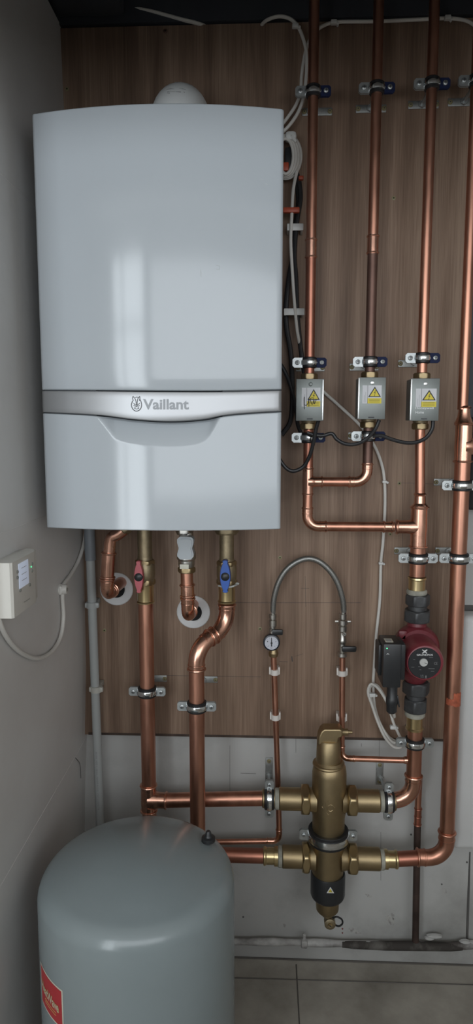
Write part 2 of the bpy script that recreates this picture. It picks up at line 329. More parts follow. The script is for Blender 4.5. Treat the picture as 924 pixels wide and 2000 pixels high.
for px, py, a_, b_, an in ((762, 1797, 0.010, 0.018, 0.5), (768, 1790, 0.005, 0.012, 0.3), (692, 1818, 0.022, 0.007, -0.3), (720, 1750, 0.010, 0.004, -0.4), (868, 1740, 0.006, 0.010, 0.6), (556, 1808, 0.004, 0.008, 0.2)):
    c_ = at(px, py, WY - 0.0004); n_ = 14; mb.prism([(a_ * math.cos(2 * math.pi * k / n_ ) * (0.8 + 0.25 * math.sin(5 * k + px)) * math.cos(an) - b_ * math.sin(2 * math.pi * k / n_) * math.sin(an), a_ * math.cos(2 * math.pi * k / n_) * math.sin(an) + b_ * math.sin(2 * math.pi * k / n_) * (0.8 + 0.25 * math.sin(3 * k + py)) * math.cos(an)) for k in range(n_)], c_, X, Z, (0, 0.0004, 0))
struct('wall_back', mb, ['plaster', 'crack_gap', 'stain', 'smudge'])
# left wall, slightly out of plumb, built from three boards with filled joints
prof = [(-0.463, 0.0), (-0.462, 0.30), (-0.456, 0.45), (-0.4475, 0.60), (-0.4385, 0.80), (-0.4365, 1.12), (-0.4400, 1.40), (-0.4460, 1.80), (-0.4520, 2.10), (-0.4545, 2.262)]
def wlx(z):
    for (x0, z0), (x1, z1) in zip(prof, prof[1:]):
        if z <= z1: return x0 + (x1 - x0) * (z - z0) / (z1 - z0)
    return prof[-1][0]
mb = MB(); rows = []
for i in range(61):
    z = 2.262 * i / 60; rows.append([(wlx(z), WY, z), (wlx(z), -0.3, z), (wlx(z), -0.60, z), (wlx(z) - 0.08, -0.62, z), (-0.62, -0.62, z)])
mb.grid(rows); mb.grid([[(-0.4545, WY, 2.262), (-0.4545, -0.3, 2.262), (-0.4545, -0.60, 2.262)], [(-0.62, WY, 2.262), (-0.62, -0.3, 2.262), (-0.62, -0.62, 2.262)]])
mb.m = 1
for zj in (0.603, 1.206, 1.804):
    y0 = WY
    mb.tube([(wlx(zj) + 0.0001, y0, zj), (wlx(zj) + 0.0001, -0.6, zj)], 0.0006, 6)
mb.m = 2
mb.tube(spl([atx(147, 1480, -0.4478), atx(156, 1492, -0.447), atx(158, 1520, -0.448)], 4), 0.0008, 6)
struct('wall_left', mb, ['leftwall', 'joint', 'crack_gap'])
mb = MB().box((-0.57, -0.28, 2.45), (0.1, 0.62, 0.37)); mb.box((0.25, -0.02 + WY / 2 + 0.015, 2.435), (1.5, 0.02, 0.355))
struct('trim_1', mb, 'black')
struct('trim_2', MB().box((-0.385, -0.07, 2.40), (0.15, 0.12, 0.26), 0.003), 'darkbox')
# unseen lintel, set low to shade the recess top, then the room the daylight comes through
mb = MB().box((0.20, -0.80, 2.265), (1.7, 0.10, 0.68), 0.004); struct('trim_3', mb, 'room')
struct('shade_half_wall', MB().box((0.75, -2.25, 0.5), (2.5, 0.10, 1.0), 0.01), 'room')  # half-height wall added out of view to keep light off the lower area
mb = MB().box((0.0, -1.7, 2.65), (4.6, 3.6, 0.1)); struct('ceiling', mb, 'room')
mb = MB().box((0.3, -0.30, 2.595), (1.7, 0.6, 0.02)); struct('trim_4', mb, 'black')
struct('wall_right', MB().box((1.02, -0.32, 1.3), (0.1, 0.72, 2.6)).box((1.55, -0.70, 1.3), (1.1, 0.08, 2.6)).box((2.10, -2.0, 1.3), (0.1, 2.6, 2.6)), 'room')
mb = MB().box((-1.3, -0.66, 1.3), (1.36, 0.08, 2.6)); struct('wall_side', mb, 'room')
struct('wall_far_left', MB().box((-2.0, -2.0, 1.3), (0.1, 2.7, 2.6)), 'room')
mb = MB()
mb.box((-1.74, -3.2, 1.3), (0.54, 0.1, 2.6)); mb.box((-1.17, -3.2, 2.5), (0.60, 0.1, 0.2)); mb.box((-1.17, -3.2, 0.25), (0.60, 0.1, 0.5)); mb.box((-0.81, -3.2, 1.3), (0.12, 0.1, 2.6)); mb.box((0.6, -3.2, 0.475), (2.7, 0.1, 0.95)); mb.box((0.6, -3.2, 2.475), (2.7, 0.1, 0.25)); mb.box((2.05, -3.2, 1.3), (0.2, 0.1, 2.6))
struct('wall_front', mb, 'room')
mb = MB()
mb.box((-1.27, -3.16, 1.45), (0.03, 0.04, 1.9)); mb.box((-1.17, -3.16, 1.98), (0.60, 0.04, 0.03)); struct('window_1', mb, 'room')
# floor with a stone tile pattern, a narrow first course against the wall
mb = MB().box((0.0, -1.6, -0.05), (4.3, 3.4, 0.1)); mb.m = 1
mb.tube([(-0.4, WY - 0.002, 0.001), (0.9, WY - 0.002, 0.0)], 0.0028, 6)
def jl(pts, r=0.0015): mb.tube([Vector((p[0], p[1], 0.0003)) for p in pts], r, 6)
jl([(-0.5, -0.052), (1.0, -0.042)]); jl([(0.089, -0.0), (0.088, -0.3), (0.086, -1.2)], 0.0016)
for y in (-0.65, -1.25, -1.85): jl([(-2, y), (1, y)])
for x in (-0.51, -1.11, 0.69): jl([(x, -0.05), (x, -3)])
struct('floor', mb, ['floor', 'grout'])

# ================================================================== plywood backboard
root = MB()
b0x, b1x, bz0, bz1 = -0.4375, 0.459, 0.617, 2.254
root.box(((b0x - 0.03 + b1x) / 2, WY / 2, (bz0 + bz1) / 2), (b1x - b0x + 0.03, WY, bz1 - bz0), 0.0008)
root.m = 1
def pl(a, b, r=0.00045): root.tube([at(*a, 0), at(*b, 0)], r, 5)
pl((445, 1177), (705, 1177)); pl((290, 1319), (510, 1322)); pl((588, 1149), (604, 1149)); pl((596, 1125), (597, 1185), 0.0003)
pl((787, 868), (786, 1180), 0.0003); pl((878, 915), (873, 1120), 0.0002); pl((780, 943), (870, 946), 0.0003); pl((576, 1282), (592, 1277), 0.0003); pl((546, 1292), (562, 1293), 0.0005); pl((570, 1282), (571, 1292), 0.0012)
root.m = 2
root.box(((b0x + b1x) / 2, -0.0003, bz0 + 0.003), (b1x - b0x, 0.0012, 0.006))
root.build('plywood_board', ['ply', 'pencil', 'plyedge'], None, 'brown plywood backing board fixed to the white wall, carrying boiler and pipes', 'board')
SC = [((131, 174), 'bare board above and left of the boiler'), ((769, 387), 'between the second and third tall pipes'), ((323, 61), 'near the top edge above the white flue'),
      ((204, 1231), 'below the left round wall collar'), ((547, 1089), 'left of the arched braided hose'), ((508, 1228), 'left of the pressure gauge'), ((780, 944), 'left of the wide vertical pipe, under the control boxes'), ((762, 1043), 'under the horizontal copper pipe near its tee')]
for (px, py), where in SC:
    p = at(px, py, 0)
    t = MB().lathe(p - Yv * 0.0015, (0, 1, 0), [(0, 0.0022), (0.0006, 0.0045), (0.003, 0.0045)], 14); t.m = 1
    t.lathe(p - Yv * 0.0022, (0, 1, 0), [(0, 0.0014), (0.001, 0.0018)], 6)
    t.build('screw', ['yplug' if py != 61 else 'coppero', 'hole'], None, 'small countersunk screw in the plywood, ' + where, 'screw', 'screws in the plywood board')

# ================================================================== boiler
XL, XR = -0.4055, 0.0300; XC = (XL + XR) / 2; HW = (XR - XL) / 2
BT, BB = 1.9185, 1.196
def by(x):
    t = (x - XC) / HW; e = 0.006; d = HW - abs(x - XC)
    y = -0.36 - 0.029 * (1 - t * t)
    if d < e: y += e * (1 - math.sqrt(max(0, 1 - ((e - d) / e) ** 2)))
    return y
def bat(px, py):
    Y = -0.38
    for _ in range(6): p = at(px, py, Y); Y = by(max(XL, min(XR, p.x)))
    return at(px, py, Y)
def curve_fn(pts):
    P = sorted([(bat(*p).x, bat(*p).z) for p in pts])
    def f(x):
        if x <= P[0][0]: return P[0][1]
        if x >= P[-1][0]: return P[-1][1]
        for i in range(len(P) - 1):
            if x <= P[i + 1][0]:
                x0, z0 = P[i]; x1, z1 = P[i + 1]; t = (x - x0) / (x1 - x0)
                m = lambda j: (P[min(len(P) - 1, j + 1)][1] - P[max(0, j - 1)][1]) / (P[min(len(P) - 1, j + 1)][0] - P[max(0, j - 1)][0])
                h = x1 - x0; return (2 * t ** 3 - 3 * t * t + 1) * z0 + (t ** 3 - 2 * t * t + t) * h * m(i) + (-2 * t ** 3 + 3 * t * t) * z1 + (t ** 3 - t * t) * h * m(i + 1)
    return f
fB1 = curve_fn([(82, 763), (200, 763), (320, 764), (440, 764), (552, 762)])
fB2 = curve_fn([(84, 806), (150, 809), (205, 813), (260, 820), (330, 824), (395, 820), (440, 812), (495, 807), (551, 804)])
flo = curve_fn([(192, 814), (203, 828), (215, 843), (228, 858), (250, 866), (300, 872), (345, 873), (385, 868), (402, 860), (412, 848), (421, 832), (430, 815)])
rx0, rx1 = bat(192, 814).x, bat(430, 815).x
def sstep(a, b, x): t = max(0, min(1, (x - a) / (b - a))); return t * t * (3 - 2 * t)
def xs_list(n):
    c = [XL + 0.0001, XL + 0.001, XL + 0.0025, XL + 0.0045]; return c + [XL + 0.006 + (2 * HW - 0.012) * i / n for i in range(n + 1)] + [XR - t + XL for t in c[::-1]]
def shell(mb, ft, fb, yf, n=48, rows=10, yback=-0.345, xs=None, r=0.003):
    xs = xs or xs_list(n)
    R = []
    for i in range(rows + 1):
        t = i / rows; row = []
        for x in xs: z = fb(x) + (ft(x) - fb(x)) * t; row.append(Vector((x, yf(x, z), z)))
        R.append(row)
    top = [Vector((p.x, p.y + r, p.z + 0.0)) for p in R[-1]]
    for row, s_ in ((R[0], 1), (R[-1], -1)):
        for p in row: pass
    G = [[Vector((p.x, yback, p.z)) for p in R[0]], [Vector((p.x, p.y + r, p.z)) for p in R[0]], [Vector((p.x, p.y + r * 0.3, p.z + r * 0.3)) for p in R[0]]] + \
        [[Vector((p.x, p.y, p.z + (r if i == 0 else (-r if i == rows else 0)))) for p in R[i]] for i in range(rows + 1)] + \
        [[Vector((p.x, p.y + r * 0.3, p.z - r * 0.3)) for p in R[-1]], [Vector((p.x, p.y + r, p.z)) for p in R[-1]], [Vector((p.x, yback, p.z)) for p in R[-1]]]
    mb.grid(G)
    for side in (0, -1):
        col = [g[side] for g in G]; mb.grid([[p for p in col], [Vector((p.x, yback, p.z)) for p in col]])
    return mb
boiler = thing('wall_boiler', 'large white wall-hung boiler with a silver band across its curved front', 'boiler', (XC, -0.2, BB))
g = 0.0011
shell(MB(), lambda x: BT, lambda x: fB1(x) + g, lambda x, z: by(x)).build('upper_cover', 'white', boiler, sharp=0.9)
band_ = shell(MB(), lambda x: fB1(x) - g, lambda x: fB2(x) + g, lambda x, z: by(x) - 0.0005, rows=4, r=0.0012).build('silver_band', 'silver', boiler, 'brushed silver band with sagging lower edge', sharp=0.9)
def flapy(x, z):
    y = by(x)
    if rx0 < x < rx1:
        lo, hi = flo(x), fB2(x)
        if hi - lo > 1e-5 and z > lo:
            t = (z - lo) / max(hi - lo, 1e-4); e = min(1, (hi - lo) / 0.03)
            y += 0.022 * (t ** 1.25) * e
    return y
NR = 90
shell(MB(), lambda x: fB2(x) - g, lambda x: BB, flapy, n=150, rows=NR, r=0.002).build('lower_flap', 'white', boiler, 'white lower flap with a scooped handle recess', sharp=1.2)
MB().box((XC, -0.187, (BT + BB) / 2 - 0.001), (2 * HW - 0.008, 0.330, BT - BB - 0.010), 0.003).build('casing', 'white', boiler)
shell(MB(), lambda x: BT - 0.003, lambda x: BB + 0.003, lambda x, z: by(x) + 0.004 if not (rx0 < x < rx1) else by(x) + 0.027, n=60, rows=3).build('shadow_gap', 'gap', boiler)
# lettering on the band
def onb(px, py, lift=0.0009):
    p = bat(px, py); p.y = by(p.x) - lift; return p
mb = MB().text('Vaillant', 279.5, 369, -800, -779.5, lambda u, v: onb(u, -v), off=0.028)
mb.build('lettering', 'logo', band_, 'grey raised brand lettering')
mb = MB()
def stroke(mb, pts, r, f, n=4): mb.tube([f(*p) for p in pts] if n == 0 else spl([f(*p) for p in pts], n), r, 6)
stroke(mb, [(259, 783), (256.8, 791), (259, 798), (263, 802), (267, 803), (271.5, 801.5), (275.5, 797), (276.8, 790), (275, 783), (272.5, 779)], 0.0008, onb)
stroke(mb, [(260, 774), (259, 778), (260.5, 783)], 0.0007, onb); stroke(mb, [(260, 774), (264, 779), (266.5, 787), (266.5, 791)], 0.0007, onb)
stroke(mb, [(273, 774), (273.5, 778), (272.5, 783)], 0.0007, onb); stroke(mb, [(273, 774), (269.5, 779), (268, 787), (268, 791)], 0.0007, onb)
stroke(mb, [(264.5, 776.5), (267, 775.5), (270, 776.5)], 0.0006, onb)
for q in ([(261, 787), (263, 790), (261, 793)], [(273, 787), (271, 790), (273, 793)], [(264, 792), (264, 797)], [(270, 792), (270, 797)], [(262, 797), (267, 799), (272, 797)], [(265, 789), (267.2, 795), (269, 789)]): stroke(mb, q, 0.0006, onb)
mb.build('emblem', 'logo', band_, 'grey egg-shaped emblem with two ears')
# scuffs on the cover
for q in ([(392, 527), (393, 540)], [(421, 517), (430, 520), (428, 527), (422, 525)], [(509, 349), (515, 352)], [(519, 357), (523, 361)]): mb = MB(); stroke(mb, q, 0.0005, lambda a, b: onb(a, b, 0.0), 0); mb.build('scuff_mark', 'scuff', boiler)
# connectors under the casing
def ucon(px, y, w0, m1, zt=BB + 0.012, zb=1.165):
    x = at(px, 1040, y).x; MB().hexn((x, y, zb), Z, w0, zt - zb, 0.08).build('pipe_connector', m1, boiler); return x
xB = -0.2725; xCv = at(443, 1127, -0.10).x; xD = at(361, 1100, -0.11).x
MB().hexn((xB, -0.08, 1.150), Z, 0.019, 0.05, 0.1).build('pipe_connector', 'brassd', boiler)
MB().hexn((xCv, -0.10, 1.145), Z, 0.028, 0.055, 0.1).build('pipe_connector', 'brassd', boiler)
MB().hexn((xD, -0.11, 1.145), Z, 0.020, 0.055, 0.1).build('pipe_connector', 'nickel', boiler)
# flue on top of the boiler
fx = at(343, 150, -0.2).x; ft = at(343, 139, -0.2).z
A_, tl = arc((fx, -0.19, ft - 0.052), (0, 0, 1), (0.12, 0.99, 0), 0.056, 14)
flue = thing('flue_pipe', 'white rounded flue elbow rising from the top of the boiler', 'flue', (fx, -0.19, BT))
MB().tube([(fx, -0.19, BT - 0.002), *A_, Vector((fx, -0.19, ft - 0.052)) + Vector((0.12, 0.99, 0)).normalized() * 0.185], 0.0525, 32).build('elbow', 'flue', flue)
MB().lathe((fx + 0.022, -0.02, ft - 0.058), (0.12, 0.99, 0), [(0, 0.060), (0.004, 0.0625), (0.022, 0.0625)], 32).build('wall_collar', 'flue', flue)
mb = MB()
def onfl(u, v):
    x = u; z = v; r = 0.0535; dx = x - fx; return Vector((x, -0.19 - math.sqrt(max(1e-6, r * r - dx * dx)), z)) 
for a, b, py in ((322, 340, 164), (347, 360, 163), (325, 352, 173), (324, 330, 176), (357, 359, 172)):
    p, q = at(a, py, -0.235), at(b, py + 1, -0.235)
    # the dome leans back above the bend centre: place the print on its skin
    cz = ft - 0.052 - 0.056
    def skin(p):
        for k in range(60):
            Y = -0.25 + k * 0.002; c = Vector((fx, -0.19, cz)); 
            best = min((Vector((p.x, Y, p.z)) - a2).length for a2 in A_ + [Vector((fx, -0.19, BT))])
            if best < 0.0530: return Vector((p.x, Y, p.z))
        return Vector((p.x, -0.243, p.z))
    mb.tube([skin(p), skin((p + q) / 2), skin(q)], 0.0007, 5)
mb.build('printed_text', 'inkg', flue)

# ================================================================== clamps
def clamp(P, r, label, horiz=False, blue=False, plate=None, big=False, plate_vert=False, group='rubber-lined pipe clamps', right=True, wall=0.0):
    """clip around a pipe with axis along local Z; ears along local X; front is -Y"""
    P = Vector(P); t = thing('pipe_clamp', label, 'pipe clamp', P, group)
    def V(a, b, c): return P + (Vector((c, b, a)) if horiz else Vector((a, b, c)))
    ax = X if horiz else Z; wv = 0.0115 if not big else 0.016
    mb = MB().lathe(P - ax * wv, ax, [(0, r + 0.0005), (0, r + 0.003), (0.002, r + 0.005), (2 * wv - 0.002, r + 0.005), (2 * wv, r + 0.003), (2 * wv, r + 0.0005)], 28); mb.build('rubber_lining', 'rubber', t)
    b = wv * 0.52
    mb = MB().lathe(P - ax * b, ax, [(0, r + 0.0045), (0.0006, r + 0.0068), (b * 0.7, r + 0.0078), (b * 1.3, r + 0.0078), (2 * b - 0.0006, r + 0.0068), (2 * b, r + 0.0045)], 28); mb.build('band', 'chrome', t)
    for sgn in (-1, 1):
        if sgn == 1 and not right: continue
        x0 = r + 0.004; x1 = r + 0.026; hw = 0.0105 if not big else 0.013
        isb = blue and sgn == 1
        poly = [(x0, -hw), (x1 - 0.004, -hw), (x1, -hw + 0.004), (x1, hw - 0.004), (x1 - 0.004, hw), (x0, hw)]
        u = V(sgn, 0, 0) - P; v = V(0, 0, 1) - P
        ear_ = MB().prism(poly, P + Vector((0, -0.0035, 0)), u, v, (0, 0.0022, 0)).build('ear', 'bluep' if isb else 'zinc', t, 'dark blue ear' if isb else None)
        if not isb or True:
            MB().prism([(a, b_) for a, b_ in poly], P + Vector((0, 0.0015, 0)), u, v, (0, 0.002, 0)).build('rear_ear', 'bluep' if isb else 'zincd', t)
        c = V(sgn * (r + 0.0155), -0.0035, 0)
        mb = MB().lathe(c - Yv * 0.004, Yv, [(0, 0.003), (0.001, 0.0048), (0.004, 0.0052)], 14); mb.m = 1
        mb.box(c - Yv * 0.0041, (0.0062, 0.0006, 0.0011)); mb.box(c - Yv * 0.0041, (0.0011, 0.0006, 0.0062))
        mb.build('screw', ['zinc', 'ink'], ear_)
    if plate is not None:
        q = Vector(plate); wy = q.y; lx, lz = (0.018, 0.062) if plate_vert else (0.066, 0.0165)
        mb = MB().box(q - Yv * 0.0015, (lx, 0.003, lz), 0.001)
        bp_ = mb.build('back_plate', 'zincd', t)
        for s_ in (-1, 1):
            c = q + (Vector((0, 0, s_ * 0.022)) if plate_vert else Vector((s_ * 0.028, 0, 0)))
            mb = MB().lathe(c - Yv * 0.0055, Yv, [(0, 0.003), (0.0015, 0.005), (0.003, 0.0055)], 12); mb.m = 1; mb.lathe(c - Yv * 0.0058, Yv, [(0, 0.0012), (0.0006, 0.002)], 6); mb.build('plate_screw', ['yplug', 'ink'], bp_)
        rod0 = q + Vector((0, -0.003, 0)); rod1 = Vector((P.x, P.y + r + 0.004, q.z if abs(q.z - P.z) < 0.02 else P.z))
        rod0.x = P.x if not plate_vert else rod0.x; rod0.z = P.z if not plate_vert else rod0.z
        MB().tube([Vector((P.x, wy - 0.001, P.z)), Vector((P.x, P.y + r + 0.003, P.z))], 0.0035, 10).build('threaded_rod', 'zinc', t)
        MB().hexn((P.x, wy - 0.009, P.z), Yv, 0.008, 0.006).build('rod_nut', 'zinc', t)
    return t
PY = -0.09
x1, x2, x3, x3b, x3c, xF, xG = 0.0965, 0.2270, 0.3390, 0.3440, 0.3515, 0.4290, 0.4340
def PLT(px, P_, right=False):
    x = at(px, 700, 0).x if False else px
    return x
def wallpt(px, py, y=0.0): return at(px, py, y)
def cz(px, py, y=PY): return at(px, py, y).z
rs = 0.0108
def plx(px, py, y=0.0): return at(px, py, y).x + 0.033
tops = [(x1, 177, 590, 'leftmost tall pipe beside the loose white cables'), (x2, 173, 695, 'second tall pipe'), (x3, 167, 797, 'third tall pipe'), (xF, 163, 874, 'tall pipe at the right edge')]
for x, py, pp, nm in tops:
    z = cz(720, py); clamp((x, PY, z), rs, 'blue-eared steel clamp, highest on the ' + nm, blue=True, plate=(plx(pp, 210), 0, z))
for x, py, pp, nm in ((x1, 708, 578, 'just above the leftmost grey control box'), (x2, 707, 683, 'just above the middle grey control box'), (x3, 700, 778, 'just above the right grey control box')):
    z = cz(720, py); clamp((x, PY, z), rs, 'blue-eared steel pipe clamp, ' + nm, blue=True, plate=(plx(pp, py), 0, z - 0.003))
for x, py, pp, nm in ((x1, 855, 578, 'just below the leftmost grey control box'), (x2, 852, 680, 'just below the middle grey control box')):
    z = cz(700, py); clamp((x, PY, z), rs, 'blue-eared steel pipe clamp, ' + nm, blue=True, plate=(plx(pp, py), 0, z))
RB = 0.0172
z = cz(895, 948); clamp((xG, PY, z), RB, 'steel clamp on the wide right pipe, just below its reducing tee', plate=(plx(847, 945), 0, z))
z = cz(884, 1090); clamp((xG, PY, z), RB, 'steel clamp on the wide right pipe, level with the one above the pump', plate=(plx(850, 1075), 0, z))
z = cz(817, 1090); clamp((x3b, PY, z), RB, 'steel clamp between the large tee and the brass adaptor over the pump', plate=(plx(770, 1075), 0, z))
z = cz(287, 1350, -0.08); clamp((xB, -0.08, z), RB, 'steel clamp on the left pipe under the red valve handle', plate=(at(326, 1323, 0).x - 0.033, 0, z + 0.001))
z = cz(384, 1379, -0.16); clamp((-0.1475, -0.16, z), RB, 'steel clamp on the offset pipe under the blue valve handle', plate=(at(425, 1323, 0).x - 0.033, 0, z))
z = cz(812, 1450); clamp((x3c, PY, z), RB, 'steel clamp under the pump, at the bottom edge of the board', plate=(x3c, WY, z), wall=WY)

# ================================================================== right-hand pipes
zt_ = 2.59
# first tall pipe, tee and sweep into the large tee
p1 = thing('copper_pipe', 'leftmost tall copper pipe, turning right below its control box into the large tee', 'pipe', (x1, PY, 1.0), 'copper heating pipes')
zc1 = cz(604, 486); zc1b = cz(604, 504)
pipe(p1, [(x1, PY, zc1), (x1, PY, zt_)], rs); coupler(p1, (x1, PY, cz(604, 505)), (x1, PY, cz(604, 466)), rs)
pipe(p1, [(x1, PY, zc1), (x1, PY, cz(604, 700))], rs, 'copperd')
pipe(p1, [(x1, PY, cz(604, 700)), (x1, PY, cz(604, 730))], rs, 'copperd')
pipe(p1, [(x1, PY, cz(604, 820)), (x1, PY, cz(602, 915))], rs, 'copperd')
zT = cz(602, 941); zE = cz(602, 1028)
tee(p1, (x1, PY, zT), -Z, 0.032, 0.030, X, 0.034, rs, rs * 0.95)
pipe(p1, [(x1, PY, zT - 0.02), (x1, PY, zE + 0.03)], rs)
elbow(p1, (x1, PY, zE), -Z, X, rs, 0.024, 0.020)
xe = at(770, 1028, PY).x
pipe(p1, [(x1 + 0.03, PY, zE), (xe, PY, zE)], rs)
coupler(p1, (at(747, 1028, PY).x, PY, zE), (at(768, 1028, PY).x, PY, zE), rs)
# second tall pipe, joins the first
p2 = thing('copper_pipe', 'second tall copper pipe with a long darkened section above its control box', 'pipe', (x2, PY, 1.2), 'copper heating pipes')
pipe(p2, [(x2, PY, cz(728, 478)), (x2, PY, zt_)], rs); coupler(p2, (x2, PY, cz(728, 497)), (x2, PY, cz(728, 459)), rs)
pipe(p2, [(x2, PY, cz(722, 730)), (x2, PY, cz(728, 480))], rs, 'coppero', name='darkened_pipe')
pipe(p2, [(x2, PY, cz(716, 912)), (x2, PY, cz(716, 830))], rs, 'coppero', name='darkened_pipe')
elbow(p2, (x2, PY, zT), -Z, -X, rs, 0.026, 0.016)
pipe(p2, [(x1 + 0.025, PY, zT), (x2 - 0.03, PY, zT)], rs * 0.95)
# third tall pipe down to the pump
p3 = thing('copper_pipe', 'third tall copper pipe, widening through the large tee down to the pump', 'pipe', (x3b, PY, 0.92), 'copper heating pipes')
pipe(p3, [(x3, PY, cz(825, 730)), (x3, PY, zt_)], rs)
pipe(p3, [(x3b, PY, cz(820, 978)), (x3, PY, cz(821, 830))], rs)
zT3 = zE
mb = MB().lathe((x3b, PY, cz(818, 995)), Z, [(0, RB * 1.06), (0.004, RB * 1.12), (0.008, RB * 1.06), (0.014, rs * 1.2), (0.030, rs * 1.1), (0.034, rs * 1.35), (0.037, rs * 1.1)], 24); mb.build('reducer', 'copperf', p3)
tee(p3, (x3b, PY, zT3), Z, zT3 - cz(817, 1070), cz(818, 988) - zT3, -X, 0.052, RB, rs * 1.25)
pipe(p3, [(x3b, PY, cz(817, 1125)), (x3b, PY, cz(817, 1065))], RB)
# wide right-hand pipe
pf = thing('copper_pipe', 'wide copper pipe down the right side, bending left at the bottom', 'pipe', (xG, PY, 0.36), 'copper heating pipes')
zR = cz(902, 800)
pipe(pf, [(xF, PY, zR), (xF, PY, zt_)], rs * 1.04)
mb = MB().lathe((xG - 0.001, PY, cz(900, 829)), Z, [(0, RB * 1.06), (0.003, RB * 1.2), (0.007, RB * 1.06), (0.016, rs * 1.35), (0.026, rs * 1.18), (0.034, rs * 1.15), (0.0365, rs * 1.38), (0.040, rs * 1.1)], 24); mb.build('reducer', 'copperf', pf)
zTF = cz(900, 872)
tee(pf, (xG, PY, zTF), Z, zTF - cz(896, 904), cz(900, 826) - zTF, X, 0.055, RB, RB * 0.9)
pipe(pf, [(xG + 0.05, PY, zTF), (0.93, PY, zTF)], RB * 0.9)
z2r = at(642, 1675, PY).z; zFe = z2r + 0.007; xBot = at(775, 1675, PY).x
pipe(pf, [(xG, PY, zFe + 0.04), (xG, PY, zTF)], RB)
elbow(pf, (xG, PY, zFe), -Z, -X, RB, 0.043, 0.026, 'copper')
pipe(pf, [(xG - 0.05, PY, zFe), (xBot - 0.01, PY, z2r)], RB, 'copperd')
mb = MB()
for a0_, a1_, za, zb_ in ((-65, 5, cz(884, 1373), cz(884, 1361)), (-10, 62, cz(884, 1375), cz(884, 1349))):
    G_ = [[Vector((xG + (RB + l_) * math.sin(math.radians(a0_ + (a1_ - a0_) * k / 10)), PY - (RB + l_) * math.cos(math.radians(a0_ + (a1_ - a0_) * k / 10)), z_ + 0.0012 * math.sin(k * 1.9))) for k in range(11)] for z_, l_ in ((za, 0.0), (za + 0.0004, 0.0009), (zb_ - 0.0004, 0.0009), (zb_, 0.0))]
    mb.grid(G_)
mb.build('orange_mark', 'solder', pf, 'orange-red paint patch')

